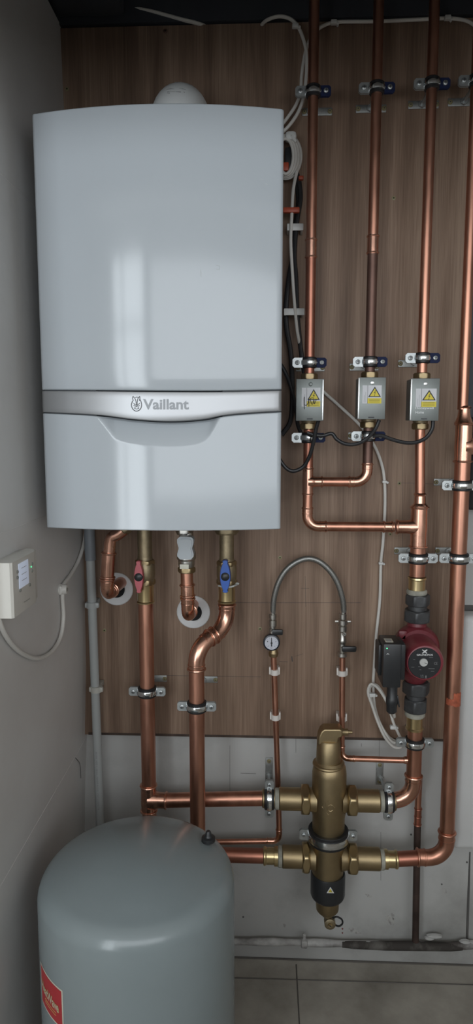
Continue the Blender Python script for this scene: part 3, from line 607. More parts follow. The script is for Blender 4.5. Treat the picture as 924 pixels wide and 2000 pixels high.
# ================================================================== zone valve control boxes
def zone_valve(px0, px1, py0, py1, xc, label, style):
    yf = -0.155; a = at(px0, py0, yf); b = at(px1, py1, yf); cx = (a.x + b.x) / 2; ctz = (a.z + b.z) / 2; wd = b.x - a.x; ht = a.z - b.z
    t = thing('zone_valve', label, 'zone valve', (xc, PY, ctz - ht / 2), 'motorised zone valves')
    MB().box((cx, yf + 0.025, ctz), (wd - 0.003, 0.046, ht - 0.002), 0.0012).build('cover', 'galv', t)
    fp_ = MB().box((cx, yf + 0.001, ctz), (wd, 0.002, ht), 0.0009).build('front_plate', 'galv', t)
    lipx = b.x - 0.0022 if style == 'hand' else a.x + 0.0018
    MB().box((lipx, yf - 0.0008, ctz), (0.0032, 0.003, ht - 0.003), 0.0008).build('folded_lip', 'galve', t)
    # brass body on the pipe
    mb = MB(); zb0 = ctz - ht / 2 - 0.014; zb1 = ctz + ht / 2 + 0.012
    mb.lathe((xc, PY, zb0), Z, [(0, 0.013), (0.012, 0.016), (0.03, 0.018), (zb1 - zb0 - 0.03, 0.018), (zb1 - zb0 - 0.012, 0.016), (zb1 - zb0, 0.013)], 20)
    mb.build('valve_body', 'brassd', t)
    for zz_ in (zb0 - 0.004, zb1 - 0.010): MB().hexn((xc, PY, zz_), Z, 0.0185, 0.014).build('compression_nut', 'brass', t)
    # screw + lever slot
    mb = MB().lathe((cx + 0.001, yf - 0.0016, ctz + ht * 0.5 - 0.011), Yv, [(0, 0.0025), (0.0008, 0.0042), (0.0022, 0.0042)], 14); mb.build('cover_screw', 'galve' if style != 'hand' else 'galv', fp_)
    MB().box((cx, yf - 0.0006, ctz - ht / 2 + 0.004), (0.012, 0.0012, 0.0022)).build('lever_slot', 'ink', t)
    # sticker
    f = lambda u, v, l=0.0006: Vector((a.x + wd * u, yf - l, a.z - ht * v))
    u0, u1, v0, v1 = {'hand': (0.20, 0.87, 0.21, 0.66), 'mid': (0.16, 0.85, 0.19, 0.62), 'name': (0.19, 0.90, 0.24, 0.67)}[style]
    mb = MB()
    def quad(ua, va, ub, vb, l, m):
        mb.m = m; p = f(ua, vb, l); mb.box(((f(ua, va, l) + f(ub, vb, l)) / 2), (wd * (ub - ua), 0.0003, ht * (vb - va)))
    S = lambda s_: u0 + (u1 - u0) * s_; T = lambda s_: v0 + (v1 - v0) * s_
    quad(u0, v0, u1, v1, 0.0003, 0); quad(S(0.265), T(0.0), S(0.28), T(1), 0.0005, 2); quad(S(0.28), T(0.71), S(1), T(1), 0.0005, 1)
    for k in range(3): quad(S(0.36), T(0.77 + k * 0.075), S(0.92), T(0.785 + k * 0.075), 0.0007, 2)
    for k in range(2): quad(S(0.09 + 0.07 * k), T(0.55 - 0.2 * k), S(0.10 + 0.07 * k), T(0.95), 0.0005, 3)
    def tri(s0, l, m, th):
        cxs, top, bot, hw = 0.64, 0.07, 0.645, 0.335
        mb.m = m; cyx = (top + 2 * bot) / 3; pts = [(cxs, top), (cxs + hw, bot), (cxs - hw, bot)]
        P3 = [f(S(cxs + (x - cxs) * s0), T(cyx + (y - cyx) * s0), l) for x, y in pts]
        mb.prism([(p.x, p.z) for p in P3], (0, P3[0].y, 0), X, Z, (0, -0.0002, 0))
    tri(1.0, 0.0005, 2, 0); tri(0.74, 0.0008, 1, 0)
    bolt = [(0.70, 0.24), (0.60, 0.43), (0.66, 0.44), (0.61, 0.60), (0.635, 0.58), (0.615, 0.555), (0.70, 0.40), (0.64, 0.40), (0.73, 0.25)]
    P3 = [f(S(x), T(y), 0.0011) for x, y in bolt]; mb.m = 2; mb.prism([(p.x, p.z) for p in P3], (0, P3[0].y, 0), X, Z, (0, -0.0002, 0))
    mb.build('warning_sticker', ['stw', 'sty', 'ink', 'inkg'], fp_, 'white and yellow electrical warning sticker')
    if style == 'hand':
        mb = MB(); ff = lambda x, y: at(x, y, yf - 0.0010)
        for q in ([(594.5, 775), (594.5, 786), (594.8, 799)], [(594.8, 790.5), (598, 791.5), (602, 787), (603.5, 777)], [(603.5, 777), (603.5, 794)], [(603.5, 782), (607, 778), (611, 776.5)], [(606, 781), (610, 790), (613.5, 781), (614, 789), (618, 780)]): stroke(mb, q, 0.0007, ff)
        mb.build('handwriting', 'ink', fp_, 'handwritten black HW')
    if style == 'name':
        mb = MB(); ff = lambda u, v: at(u, -v, yf - 0.0006)
        mb.text('Honeywell', 811.5, 847, -800, -795, ff, off=0.01); mb.text('Home', 811.5, 828, -808, -802.5, ff, off=0.01); mb.build('lettering', 'engr', fp_)
    mb = MB(); mb.text('HOME' if False else 'AUTO', cx - 0.006, cx + 0.006, ctz - ht / 2 + 0.0065, ctz - ht / 2 + 0.0085, lambda u, v: Vector((u, yf - 0.0005, v))); mb.build('position_mark', 'inkg', fp_)
    return t
zone_valve(579, 632, 740, 822, x1, 'grey metal zone valve box with black handwriting across its warning sticker', 'hand')
zone_valve(700, 752, 737, 819, x2, 'middle of the three grey zone valve boxes, clean warning sticker, no lettering under it', 'mid')
zone_valve(802.5, 856.5, 739, 822, x3, 'rightmost grey zone valve box with lettering under its warning sticker', 'name')

# ================================================================== cables
def cable(name, label, pts, r, m, cat='cable', group=None, n=7, parent=None, seg=10):
    return MB().tube(spl(pts, n), r, seg).build(name, m, parent, label, cat, group)
def P(L): return [at(*q) for q in L]
GB = 'black cables beside and below the zone valves'; GW = 'white cables along the board'
cable('black_cable', 'black cable looping from the leftmost control box back behind the boiler', P([(622, 822, -0.13), (617, 840, -0.125), (612, 865, -0.12), (605, 890, -0.115), (593, 911, -0.11), (575, 920, -0.11), (560, 915, -0.11), (545, 895, -0.11), (535, 870, -0.10)]), 0.0042, 'cableb', group=GB)
cable('black_cable', 'black cable sagging between the leftmost and middle control boxes', P([(741, 820, -0.13), (733, 838, -0.13), (716, 857, -0.135), (697, 867, -0.13), (675, 867, -0.125), (658, 858, -0.12), (648, 847, -0.118), (630, 851, -0.118), (612, 849, -0.118), (600, 845, -0.118)]), 0.0040, 'cableb', group=GB)
cable('black_cable', 'black cable sagging between the middle and right control boxes', P([(846, 822, -0.13), (844, 838, -0.13), (832, 855, -0.13), (812, 864, -0.13), (788, 864, -0.128), (762, 857, -0.125), (745, 851, -0.122), (728, 852, -0.118)]), 0.0042, 'cableb', group=GB)
cable('black_cable', 'thick black cable down the boiler side, close to the leftmost tall pipe', P([(566, 288, -0.02), (572, 320, -0.02), (583, 350, -0.03), (587, 385, -0.03), (582, 420, -0.03), (578, 450, -0.03), (575, 500, -0.03), (578, 540, -0.03), (580, 600, -0.03), (584, 650, -0.03), (590, 700, -0.03), (600, 760, -0.03)]), 0.0055, 'cableb', group=GB)
cable('black_cable', 'black cable crossing behind the white cable then hugging the boiler side', P([(580, 352, -0.02), (583, 395, -0.02), (577, 440, -0.02), (574, 490, -0.02), (565, 540, -0.02), (559, 600, -0.02), (560, 640, -0.02), (568, 690, -0.02), (571, 760, -0.02), (568, 820, -0.02), (550, 850, -0.02)]), 0.0058, 'cableb', group=GB)
cable('black_cable', 'lowest black cable slanting from the boiler edge towards the pipe clamps', P([(540, 700, -0.05), (556, 725, -0.04), (568, 755, -0.03), (578, 800, -0.03), (582, 830, -0.03), (590, 850, -0.03)]), 0.0045, 'cableb', group=GB)
MB().box(at(566, 312, -0.03), (0.022, 0.010, 0.050), 0.004).build('cable_connector', 'blackp', None, 'black plug block behind the right edge of the boiler', 'connector')
MB().box(at(558, 326, -0.04), (0.014, 0.010, 0.018), 0.003).build('cable_connector', 'red_tie', None, 'small red connector poking out by the coiled white cable', 'connector')
MB().box(at(588, 348, -0.04), (0.011, 0.012, 0.008), 0.002).build('cable_tie', 'red_tie', None, 'upper short red tie on the black cables', 'cable tie', 'red ties')
MB().box(at(569, 411, -0.045), (0.036, 0.012, 0.011), 0.002).build('cable_tie', 'red_tie', None, 'long horizontal orange-red tie beside the boiler', 'cable tie', 'red ties')
for px, py, w_, lb in ((575, 454, 0.036, 'upper white cable saddle beside the boiler'), (573, 615, 0.046, 'lower white cable saddle beside the boiler')):
    p = at(px, py, 0); mb = MB().box(p - Yv * 0.040, (w_, 0.005, 0.015), 0.002); mb.box(p + Vector((-w_ / 2 + 0.003, -0.02, 0)), (0.005, 0.04, 0.013), 0.001); mb.box(p + Vector((w_ / 2 - 0.003, -0.02, 0)), (0.005, 0.04, 0.013), 0.001)
    mb.build('cable_saddle', 'tiew', None, lb, 'cable clip', 'white saddles beside the boiler')
CW = 0.0036
cable('white_cable', 'white cable arching over the boiler corner and dropping beside the leftmost pipe', P([(504, 57, 0.012), (510, 50, 0.004), (522, 39, -0.018), (545, 32, -0.03), (567, 37, -0.03), (582, 52, -0.03), (592, 75, -0.03), (598, 100, -0.03), (599, 130, -0.03), (597, 160, -0.03), (593, 190, -0.03), (582, 220, -0.03), (565, 245, -0.03), (548, 262, -0.03)]), CW, 'cable', group=GW)
cable('white_cable', 'white cable running along the top of the board behind the tall pipes', P([(940, 62, -0.012), (915, 42, -0.012), (880, 36, -0.012), (840, 37, -0.012), (780, 40, -0.012), (720, 42, -0.012), (660, 43, -0.012), (632, 50, -0.015), (612, 66, -0.02), (600, 90, -0.022), (593, 120, -0.022), (589, 150, -0.022), (587, 180, -0.022), (578, 205, -0.022), (560, 232, -0.022), (545, 250, -0.022)]), CW, 'cable', group=GW)
cable('white_cable', 'dim grey-white cable hanging in the dark gap above the board', P([(205, 8, 0.004), (240, 13, 0.0), (290, 21, -0.004), (325, 30, -0.005), (355, 38, -0.006), (380, 44, -0.005), (396, 49, 0.004), (404, 54, 0.012)]), CW * 1.1, 'cable', group=GW)
# coil beside the boiler
pts = []
for k in range(64):
    t = k / 63 * 3.6 * 2 * math.pi; n_ = t / (2 * math.pi); q = at(558 + (31 - 5.0 * n_) * math.sin(t + 0.3), 306 - (44 - 3.0 * n_) * math.cos(t + 0.3), -0.028 - 0.005 * n_); pts.append(q)
cable('cable_coil', 'coil of white cable tied beside the upper right edge of the boiler', pts, CW, 'cable', 'cable', n=2)
mb = MB().box(at(568, 268, -0.036), (0.026, 0.026, 0.020), 0.008); mb.tube(P([(560, 262, -0.042), (570, 266, -0.047), (578, 276, -0.042)]), 0.0035, 8); mb.build('cable_tie', 'tiew', None, 'white wrap tying the coiled cable by the boiler top', 'cable tie')
cable('white_cable', 'long white cable from the coil down the board to the loop under the pump', P([(580, 335, -0.04), (573, 370, -0.042), (570, 420, -0.045), (568, 470, -0.045), (571, 530, -0.045), (576, 600, -0.042), (583, 660, -0.035), (597, 712, -0.012), (625, 757, -0.008), (660, 790, -0.008), (703, 830, -0.008), (730, 868, -0.008), (745, 905, -0.008), (751, 940, -0.008), (752, 990, -0.008), (748, 1060, -0.008), (744, 1100, -0.008), (742, 1170, -0.008), (735, 1240, -0.008), (731, 1300, -0.008), (729, 1338, -0.012), (732, 1380, -0.014), (742, 1412, -0.016), (758, 1438, -0.018), (776, 1450, -0.018)]), 0.0036, 'cable', group=GW, n=5)
cable('cable_loop', 'elongated loop of white cable hanging below the pump connector', P([(777, 1450, -0.03), (765, 1448, -0.03), (748, 1424, -0.03), (732, 1390, -0.03), (722, 1355, -0.03), (724, 1340, -0.03), (735, 1338, -0.03), (748, 1355, -0.03), (760, 1382, -0.035), (768, 1410, -0.04), (778, 1432, -0.04), (786, 1450, -0.038), (782, 1460, -0.036), (768, 1458, -0.034), (752, 1440, -0.034), (738, 1410, -0.036), (726, 1375, -0.036), (719, 1352, -0.036), (725, 1336, -0.036), (740, 1346, -0.038), (755, 1370, -0.05), (766, 1395, -0.09), (770, 1400, -0.15), (769, 1392, -0.17)]), 0.0034, 'cable', n=5)
for px, py, y, lb, s in ((577, 51, -0.036, 'small white cable clip at the top of the arching cable', 0.008), (652, 44, -0.014, 'small white cable clip near the board top, right of the leftmost pipe', 0.008), (874, 35, -0.014, 'small white cable clip near the board top, right of the third pipe', 0.008),
                         (751, 941, -0.010, 'small white clip on the long cable, right of the second pipe elbow', 0.0065), (744, 1100, -0.010, 'small white clip on the long cable, left of the large clamp', 0.0065),
                         (727, 1357, -0.036, 'upper tie on the cable loop under the pump', 0.009), (768, 1420, -0.04, 'lower tie on the cable loop under the pump', 0.009)):
    p = at(px, py, y); mb = MB().box(p, (s * 1.7, 0.012, s), 0.002); mb.lathe(p + Vector((s * 1.1, -0.002, -0.002)), Yv, [(0, 0.0015), (0.001, 0.0028), (0.010, 0.0028)], 10); mb.build('cable_clip', 'tiew', None, lb, 'cable clip', 'small white cable clips')

# ================================================================== pump with its unions
def pump_unit():
    xP = x3b + 0.003; c = at(829, 1295, -0.19); zc_ = c.z; cxp = c.x
    t = thing('circulation_pump', 'red circulation pump with black round face and black control box', 'pump', (xP, PY, cz(812, 1330)))
    zt, zb = cz(815, 1213), cz(812, 1335)
    zm = (zt + zb) / 2
    # casing: neck, shoulders and volute as one body with the axis vertical, then a cylinder towards the viewer
    mb = MB()
    mb.lathe((xP, PY, zb - 0.004), Z, [(0, 0.021), (0.010, 0.021), (0.026, 0.034), (0.045, 0.042), ((zt - zb) * 0.55, 0.043), ((zt - zb) * 0.70, 0.042), ((zt - zb) * 0.82, 0.033), (zt - zb - 0.010, 0.0230), (zt - zb + 0.006, 0.0195)], 30)
    mb.build('volute', 'pump', t, 'dark red cast pump body')
    mb = MB().lathe((xP - 0.001, -0.072, zc_ + 0.006), -Yv, [(0, 0.044), (0.012, 0.050), (0.030, 0.0505), (0.040, 0.048), (0.046, 0.044)], 36); mb.box((xP - 0.036, -0.112, zc_ + 0.036), (0.020, 0.012, 0.024), 0.005)
    mb.build('volute_flange', 'pump', t)
    mb = MB().lathe((cxp + 0.002, -0.105, zc_), -Yv, [(0, 0.042), (0.060, 0.0415), (0.078, 0.0405), (0.084, 0.038), (0.0855, 0.0355)], 40); mb.build('motor_housing', 'pumpl', t, 'brighter red motor housing')
    yf = -0.1908
    mb = MB().lathe((cxp, -0.1895, zc_), -Yv, [(0, 0.0345), (0.0015, 0.0345), (0.0025, 0.0335)], 40); fd_ = mb.build('face_disc', 'blackp', t)
    k = at(828, 1294.5, -0.195)
    mb = MB().lathe((k.x, -0.1915, k.z), -Yv, [(0, 0.0088), (0.003, 0.0086), (0.0038, 0.0078)], 24); mb.m = 1; mb.box((k.x + 0.004, -0.1955, k.z - 0.001), (0.005, 0.0006, 0.001), rot=Matrix.Rotation(0.4, 3, 'Y')); mb.build('vent_screw', ['dial', 'ink'], fd_)
    ff = lambda u, v: at(u, -v, -0.1926)
    mb = MB().text('GRUNDFOS', 814, 845.5, -1280.7, -1277.3, ff, off=0.02)
    mb.build('lettering', 'ledw', fd_)
    mb = MB()
    for q in ([(825, 1269), (828.5, 1272), (834.5, 1269)], [(834.5, 1269), (829, 1273.5), (825, 1276)], [(825, 1269), (830, 1273), (834, 1276)]): mb.tube([ff(a, -b) for a, b in q], [0.0012, 0.0014, 0.0010], 6)
    mb.build('emblem', 'ledw', fd_, 'pale crossed-blade emblem')
    mb = MB().text('CE', 848, 854.5, -1298, -1293.5, ff); mb.text('UK', 821.5, 828, -1320.3, -1318, ff); mb.text('CA', 821.5, 828, -1323.3, -1321, ff); mb.box(ff(832, -1321.5), (0.0022, 0.0004, 0.0045)); mb.box(ff(832, -1324.6), (0.0034, 0.0004, 0.0007))
    for i, (u0, u1, v) in enumerate(((806, 812, 1288), (816, 822, 1302), (834, 852, 1306), (818, 824, 1308), (840, 850, 1311), (836, 848, 1284), (802, 811, 1303))): mb.box(ff((u0 + u1) / 2, -v), ((u1 - u0) * 0.0007, 0.0003, 0.0007))
    mb.build('printed_marks', 'inkg', fd_)
    # control box on the left side
    a = at(750, 1258, -0.205); b = at(783, 1344, -0.205)
    e = at(789.5, 1325, -0.195)
    cb = MB().box(((a.x + b.x) / 2 - 0.0005, -0.172, (a.z + b.z) / 2), (b.x - a.x, 0.066, a.z - b.z), 0.003)
    cb.box(((a.x + b.x) / 2 + 0.006, -0.172, (a.z + e.z) / 2 - 0.002), (b.x - a.x + 0.006, 0.058, a.z - e.z), 0.003)
    cb.box((a.x - 0.003, -0.160, (a.z + b.z) / 2 + 0.004), (0.008, 0.045, (a.z - b.z) * 0.72), 0.003)
    cb = cb.build('control_box', 'blackp', t)
    mb = MB().box((a.x + 0.014, -0.180, a.z + 0.0004), (0.0165, 0.024, 0.0006)); mb.m = 1
    for k in range(6): mb.box((a.x + 0.014, -0.189 + 0.0032 * k, a.z + 0.0009), (0.0115, 0.0013, 0.0003))
    mb.build('rating_label', ['cream', 'inkg'], cb, 'small pale rating label')
    MB().lathe(at(756, 1266.5, -0.2052), -Yv, [(0, 0.0016), (0.0006, 0.0014)], 10).build('indicator_light', 'led', cb, 'lit green indicator')
    mb = MB(); stroke(mb, [(755.5, 1278.5), (757.5, 1276.5), (760, 1278.5)], 0.0006, lambda x_, y_: at(x_, y_, -0.2056)); mb.build('pictogram', 'ledw', cb)
    g0 = at(766, 1345, -0.178); g1 = at(768, 1392, -0.178)
    MB().lathe((g0.x, -0.178, g1.z), Z, [(0, 0.008), (0.004, 0.0112), (0.018, 0.0118), (0.022, 0.0128), (0.034, 0.0128), (0.036, 0.0115), (g0.z - g1.z + 0.012, 0.0115)], 20).build('cable_connector', 'blackp', t)
    MB().box((g0.x + 0.013, -0.182, g1.z + 0.028), (0.003, 0.006, 0.026), 0.001, rot=Matrix.Rotation(-0.18, 3, 'Y')).build('release_clip', 'blackp', t)
    return t
pump_unit()
def pump_valve(px, pyt, pyb, flip, label):
    """dark union valve: two big hex nuts with a neck between"""
    zt, zb = cz(px, pyt), cz(px, pyb); xx = at(px, (pyt + pyb) / 2, PY).x
    t = thing('pump_valve', label, 'valve', (xx, PY, zb), 'dark pump unions'); L = zt - zb
    MB().hexn((xx, PY, zb), Z, 0.0315 if not flip else 0.0285, L * 0.43, 0.12, phase=0.26).build('union_nut', 'nut', t)
    MB().hexn((xx, PY, zb + L * 0.59), Z, 0.0275 if not flip else 0.0310, L * 0.41, 0.12, phase=0.0).build('union_nut', 'nut', t)
    MB().lathe((xx, PY, zb + L * 0.3), Z, [(0, 0.021), (L * 0.4, 0.021)], 24).build('neck', 'nut', t)
    return xx
pump_valve(815.5, 1160, 1213, False, 'dark grey hexagonal union valve above the red pump')
pump_valve(812, 1330, 1388, True, 'dark grey hexagonal union valve below the red pump')
def adaptor(x, z0, z1, label, tape_top):
    t = thing('brass_adaptor', label, 'pipe fitting', (x, PY, z0), 'brass pipe adaptors'); L = z1 - z0
    MB().lathe((x, PY, z0), Z, [(0, RB * 1.16), (0.004, RB * 1.2), (0.006, RB * 1.08), (L * 0.8, RB * 1.08), (L, RB * 1.1)] if not tape_top else [(0, RB * 1.1), (L * 0.2, RB * 1.08), (L - 0.006, RB * 1.08), (L - 0.004, RB * 1.2), (L, RB * 1.16)], 24).build('socket', 'brassb', t)
    zb = z1 - 0.008 if not tape_top else z0 - 0.004
    MB().lathe((x, PY, zb), Z, [(0, RB * 1.22), (0.003, RB * 1.34), (0.008, RB * 1.34), (0.011, RB * 1.2)], 22).build('thread_tape', 'ptfe', t, 'whitish jointing paste on the thread')
adaptor(x3b, cz(817, 1157), cz(817, 1127), 'short brass adaptor above the upper pump union', True)
adaptor(x3c - 0.002, cz(812, 1424), cz(812, 1392), 'short brass adaptor below the lower pump union', False)
# pipe from pump to separator
z56 = at(642, 1562, PY).z + 0.003
p4 = thing('copper_pipe', 'short wide copper pipe from under the pump, curving left into the separator', 'pipe', (x3c, PY, z56), 'copper heating pipes')
pipe(p4, [(x3c, PY, z56 + 0.05), (x3c, PY, cz(812, 1420))], RB)
elbow(p4, (x3c, PY, z56), -Z, -X, RB, 0.045, 0.020)
MB().lathe((x3c - 0.016, PY, cz(808, 1485)), -X, [(0, 0.0085), (0.006, 0.0085), (0.008, 0.0075)], 16).build('branch_boss', 'copperf', p4)

# ================================================================== separator
xs_ = 0.1560; z1s = at(642, 1562, PY).z; z2s = at(642, 1675, PY).z
HEXP = 0
def separator():
    t = thing('dirt_separator', 'large brass air and dirt separator with an elbow-shaped vent on top', 'separator', (xs_, PY, at(645, 1810, PY).z))
    Zp = lambda py: at(642, py, PY).z
    zb = Zp(1752); z0 = Zp(1700)
    prof = [(0, 0.034), (0.004, 0.037), (z1s - 0.04 - zb, 0.038), (z1s - 0.03 - zb, 0.040), (Zp(1508) - zb, 0.040), (Zp(1496) - zb, 0.0375), (Zp(1492) - zb, 0.034), (Zp(1488) - zb, 0.0345), (Zp(1484) - zb, 0.030)]
    MB().lathe((xs_, PY, zb), Z, prof, 44).build('body', 'brass', t)
    mb = MB().lathe((xs_ - 0.003, PY, Zp(1494)), Z, [(0, 0.036), (0.003, 0.037), (0.006, 0.036), (0.010, 0.029), (0.016, 0.0285), (Zp(1447) - Zp(1494), 0.0275), (Zp(1443) - Zp(1494), 0.024)], 32)
    vz = Zp(1443)
    mb.build('air_vent', 'brass', t)
    pts_ = [at(*q, PY) for q in ((619, 1449), (622, 1432), (626, 1423), (632, 1418), (663, 1418), (668, 1421), (668, 1433), (661, 1436), (658, 1449))]
    ve = MB().prism([(p.x, p.z) for p in pts_], (0, PY - 0.017, 0), X, Z, (0, 0.034, 0)).build('vent_elbow', 'brass', t)
    bv = ve.modifiers.new('bevel', 'BEVEL'); bv.width = 0.005; bv.segments = 3; bv.limit_method = 'ANGLE'
    mb = MB()
    c = Vector((xs_ + 0.021, PY, vz + 0.0175)); mb.lathe(c, X, [(0, 0.0095), (0.006, 0.0095), (0.009, 0.008), (0.020, 0.0078), (0.021, 0.004), (0.030, 0.0035)], 18)
    mb.build('vent_spigot', 'brass', t)
    mb = MB()  # cast mark
    f = lambda u, v: Vector((0, 0, 0))
    def onbody(px, py): p = at(px, py, PY - 0.040); dx = p.x - xs_; p.y = PY - math.sqrt(max(0, 0.0398 ** 2 - dx * dx)); return p
    for q in ([(629, 1578), (642, 1564), (654, 1578), (642, 1592), (629, 1578)],): mb.tube([onbody(*a) for a in q], 0.0009, 6)
    stroke(mb, [(645, 1572), (641, 1576), (641, 1582), (646, 1585), (651, 1581), (650, 1574), (645, 1572)], 0.0010, onbody); mb.tube([onbody(636, 1568), onbody(639, 1584)], 0.0009, 6)
    mb.build('cast_mark', 'brass', t)
    for zc_, side, pa, pb, pc in ((z1s, -1, 604, 588, 545), (z1s, 1, 678, 696, 741), (z2s, -1, 604, 590, 551), (z2s, 1, 679, 697, 742)):
        py = 1562 if zc_ == z1s else 1675
        xa, xb, xc_ = (at(p_, py, PY).x for p_ in (pa, pb, pc)); s_ = Vector((side, 0, 0))
        MB().lathe((xs_ + side * 0.030, PY, zc_), s_, [(0, 0.030), (0.006, 0.0285), (abs(xa - xs_) - 0.030, 0.0262)], 28).build('port', 'brass', t)
        MB().hexn((xa, PY, zc_), s_, 0.0385, abs(xb - xa), 0.24, phase=math.pi / 6 * HEXP).build('union_nut', 'brassn', t)
        MB().lathe((xb, PY, zc_), s_, [(0, 0.0262), (abs(xc_ - xb) - 0.002, 0.0262), (abs(xc_ - xb), 0.0245)], 28).build('tail_piece', 'brass', t)
    # insulated magnet sleeve
    mb = MB().lathe((xs_ + 0.001, PY, Zp(1752)), Z, [(0, 0.030), (0.001, 0.0345), (0.005, 0.0390), (0.011, 0.0412), (Zp(1706) - Zp(1752), 0.0412), (Zp(1702) - Zp(1752), 0.0395)], 40, sy=1.0); mb.build('magnet_sleeve', 'blackp', t, 'black sleeve with small warning triangle')
    p = at(645.5, 1739, PY - 0.042)
    mb = MB(); o = Vector((p.x, PY - 0.0418, p.z)); s = 0.0088
    mb.prism([(-s, -s * 0.8), (s, -s * 0.8), (0, s)], o, X, Z, (0, -0.0004, 0)); mb.m = 1; mb.prism([(-s * .58, -s * .55), (s * .58, -s * .55), (0, s * .52)], o - Yv * 0.0004, X, Z, (0, -0.0003, 0)); mb.m = 2
    for dx in (-.0022, 0, .0022): mb.box(o + Vector((dx, -0.0009, -0.0018)), (0.0007, 0.0003, 0.0045))
    mb.build('warning_triangle', ['stw', 'sty', 'ink'], t)
    zd = Zp(1752); zk = Zp(1812)
    MB().lathe((xs_ + 0.001, PY, Zp(1790)), Z, [(0, 0.009), (0.004, 0.0125), (0.009, 0.0125), (0.011, 0.0125), (0.0125, 0.0165), (0.015, 0.0225), (0.021, 0.0270), (zd - Zp(1790) + 0.004, 0.0285)], 32).build('lower_cap', 'brass', t)
    cd_ = at(644, 1800, PY)
    dv = MB().lathe((cd_.x, PY - 0.012, cd_.z), Yv, [(0, 0.010), (0.002, 0.0135), (0.018, 0.0135), (0.022, 0.011)], 24).build('drain_valve', 'brassd', t)
    mb = MB().lathe((cd_.x, PY - 0.0145, cd_.z), Yv, [(0, 0.0045), (0.003, 0.006)], 16); mb.m = 1; mb.box((cd_.x, PY - 0.0150, cd_.z), (0.006, 0.001, 0.002), rot=Matrix.Rotation(0.5, 3, 'Y')); mb.build('drain_screw', ['brassb', 'ink'], t)
    mb = MB().tube(spl([cd_ + Vector(q) for q in ((0.006, 0, 0.010), (0.017, -0.004, 0.016), (0.028, -0.005, 0.011), (0.030, -0.005, 0.0), (0.022, -0.004, -0.008), (0.012, 0, -0.008))], 6), 0.0022, 8); mb.build('retaining_strap', 'rubber', t)
separator()
clamp((xs_ + 0.000, PY, at(641, 1630, PY).z), 0.0425, 'large steel clamp around the middle of the brass separator', big=True, plate=(xs_, WY, at(641, 1630, PY).z))
# horizontal connections
def hadaptor(xa, xb, z, label, sock=True, m='brassb'):
    t = thing('brass_adaptor', label, 'pipe fitting', (min(xa, xb), PY, z), 'brass pipe adaptors'); s_ = Vector((1 if xb > xa else -1, 0, 0)); L = abs(xb - xa)
    MB().lathe((xa - s_.x * 0.001, PY, z), s_, [(0, 0.0225), (0.002, 0.0245), (0.009, 0.0245), (0.011, 0.0225)], 22).build('thread_tape', 'ptfe', t, 'whitish jointing paste on the thread')
    MB().lathe((xa + s_.x * 0.009, PY, z), s_, [(0, 0.0225), (L * 0.22, 0.0225), (L * 0.24, RB * 1.12), (L - 0.016, RB * 1.12), (L - 0.013, RB * 1.25), (L - 0.010, RB * 1.25), (L - 0.008, RB * 1.12)], 22).build('socket', m, t)
xa = lambda px, py: at(px, py, PY).x
hadaptor(xa(545, 1562), xa(513, 1562), z1s, 'brass adaptor at the upper left port of the separator, partly under a clamp', m='brass')
hadaptor(xa(742, 1562), xa(772, 1562), z1s, 'brass adaptor at the upper right port of the separator, partly under a clamp', m='brass')
hadaptor(xa(551, 1675), xa(515, 1675), z2s, 'brass adaptor at the lower left port of the separator')
hadaptor(xa(742, 1675), xa(776, 1675), z2s, 'brass adaptor at the lower right port of the separator')
clamp((xa(526, 1562), PY, z1s), RB + 0.0035, 'upright steel clamp left of the separator on the upper horizontal pipe', horiz=True, plate=(xa(526, 1562) + 0.0, WY, z1s + 0.016), plate_vert=True)
clamp((xa(759, 1562), PY, z1s), RB + 0.0035, 'upright steel clamp right of the separator before the copper bend', horiz=True, plate=(xa(759, 1562) - 0.003, WY, z1s + 0.012), plate_vert=True)

# ================================================================== left-hand heating pipes
zB = cz(288, 1562, -0.08)
pb = thing('copper_pipe', 'wide copper pipe under the red valve, with a tee sending it right to the separator', 'pipe', (xB, -0.08, 0.3), 'copper heating pipes')
zv = cz(285, 1175, -0.08)
pipe(pb, [(xB, -0.08, zB + 0.02), (xB, -0.08, zv)], RB)
tee(pb, (xB - 0.001, -0.08, zB), Z, 0.03, 0.040, Vector((1, -0.03, 0)), 0.045, RB, RB * 0.97)
pipe(pb, [(xB, -0.08, 0.10), (xB, -0.08, zB - 0.02)], RB)
pipe(pb, [(xB + 0.03, -0.081, zB), (xa(515, 1562), PY, z1s)], RB, 'copperd' if False else 'copper')
pc = thing('copper_pipe', 'wide copper pipe with an S-bend below the blue-handled valve', 'pipe', (-0.1475, -0.16, 0.3), 'copper heating pipes')
ztp = cz(442, 1180, -0.10)
q0 = Vector((xCv, -0.10, ztp)); q1 = Vector((xCv, -0.10, cz(440, 1225, -0.10))); q2 = at(392, 1252, -0.155); q2 = Vector((-0.1475, -0.16, at(384, 1262, -0.16).z))
d_ = (q2 - q1).normalized()
elbow(pc, q1, -Z, d_, RB, 0.052, 0.016); elbow(pc, q2, d_, -Z, RB, 0.052, 0.016)
pipe(pc, [q0, q1 + Z * 0.03], RB); pipe(pc, [q1 + d_ * 0.02, q2 - d_ * 0.02], RB); pipe(pc, [q2 - Z * 0.03, (-0.1475, -0.16, 0.30)], RB)

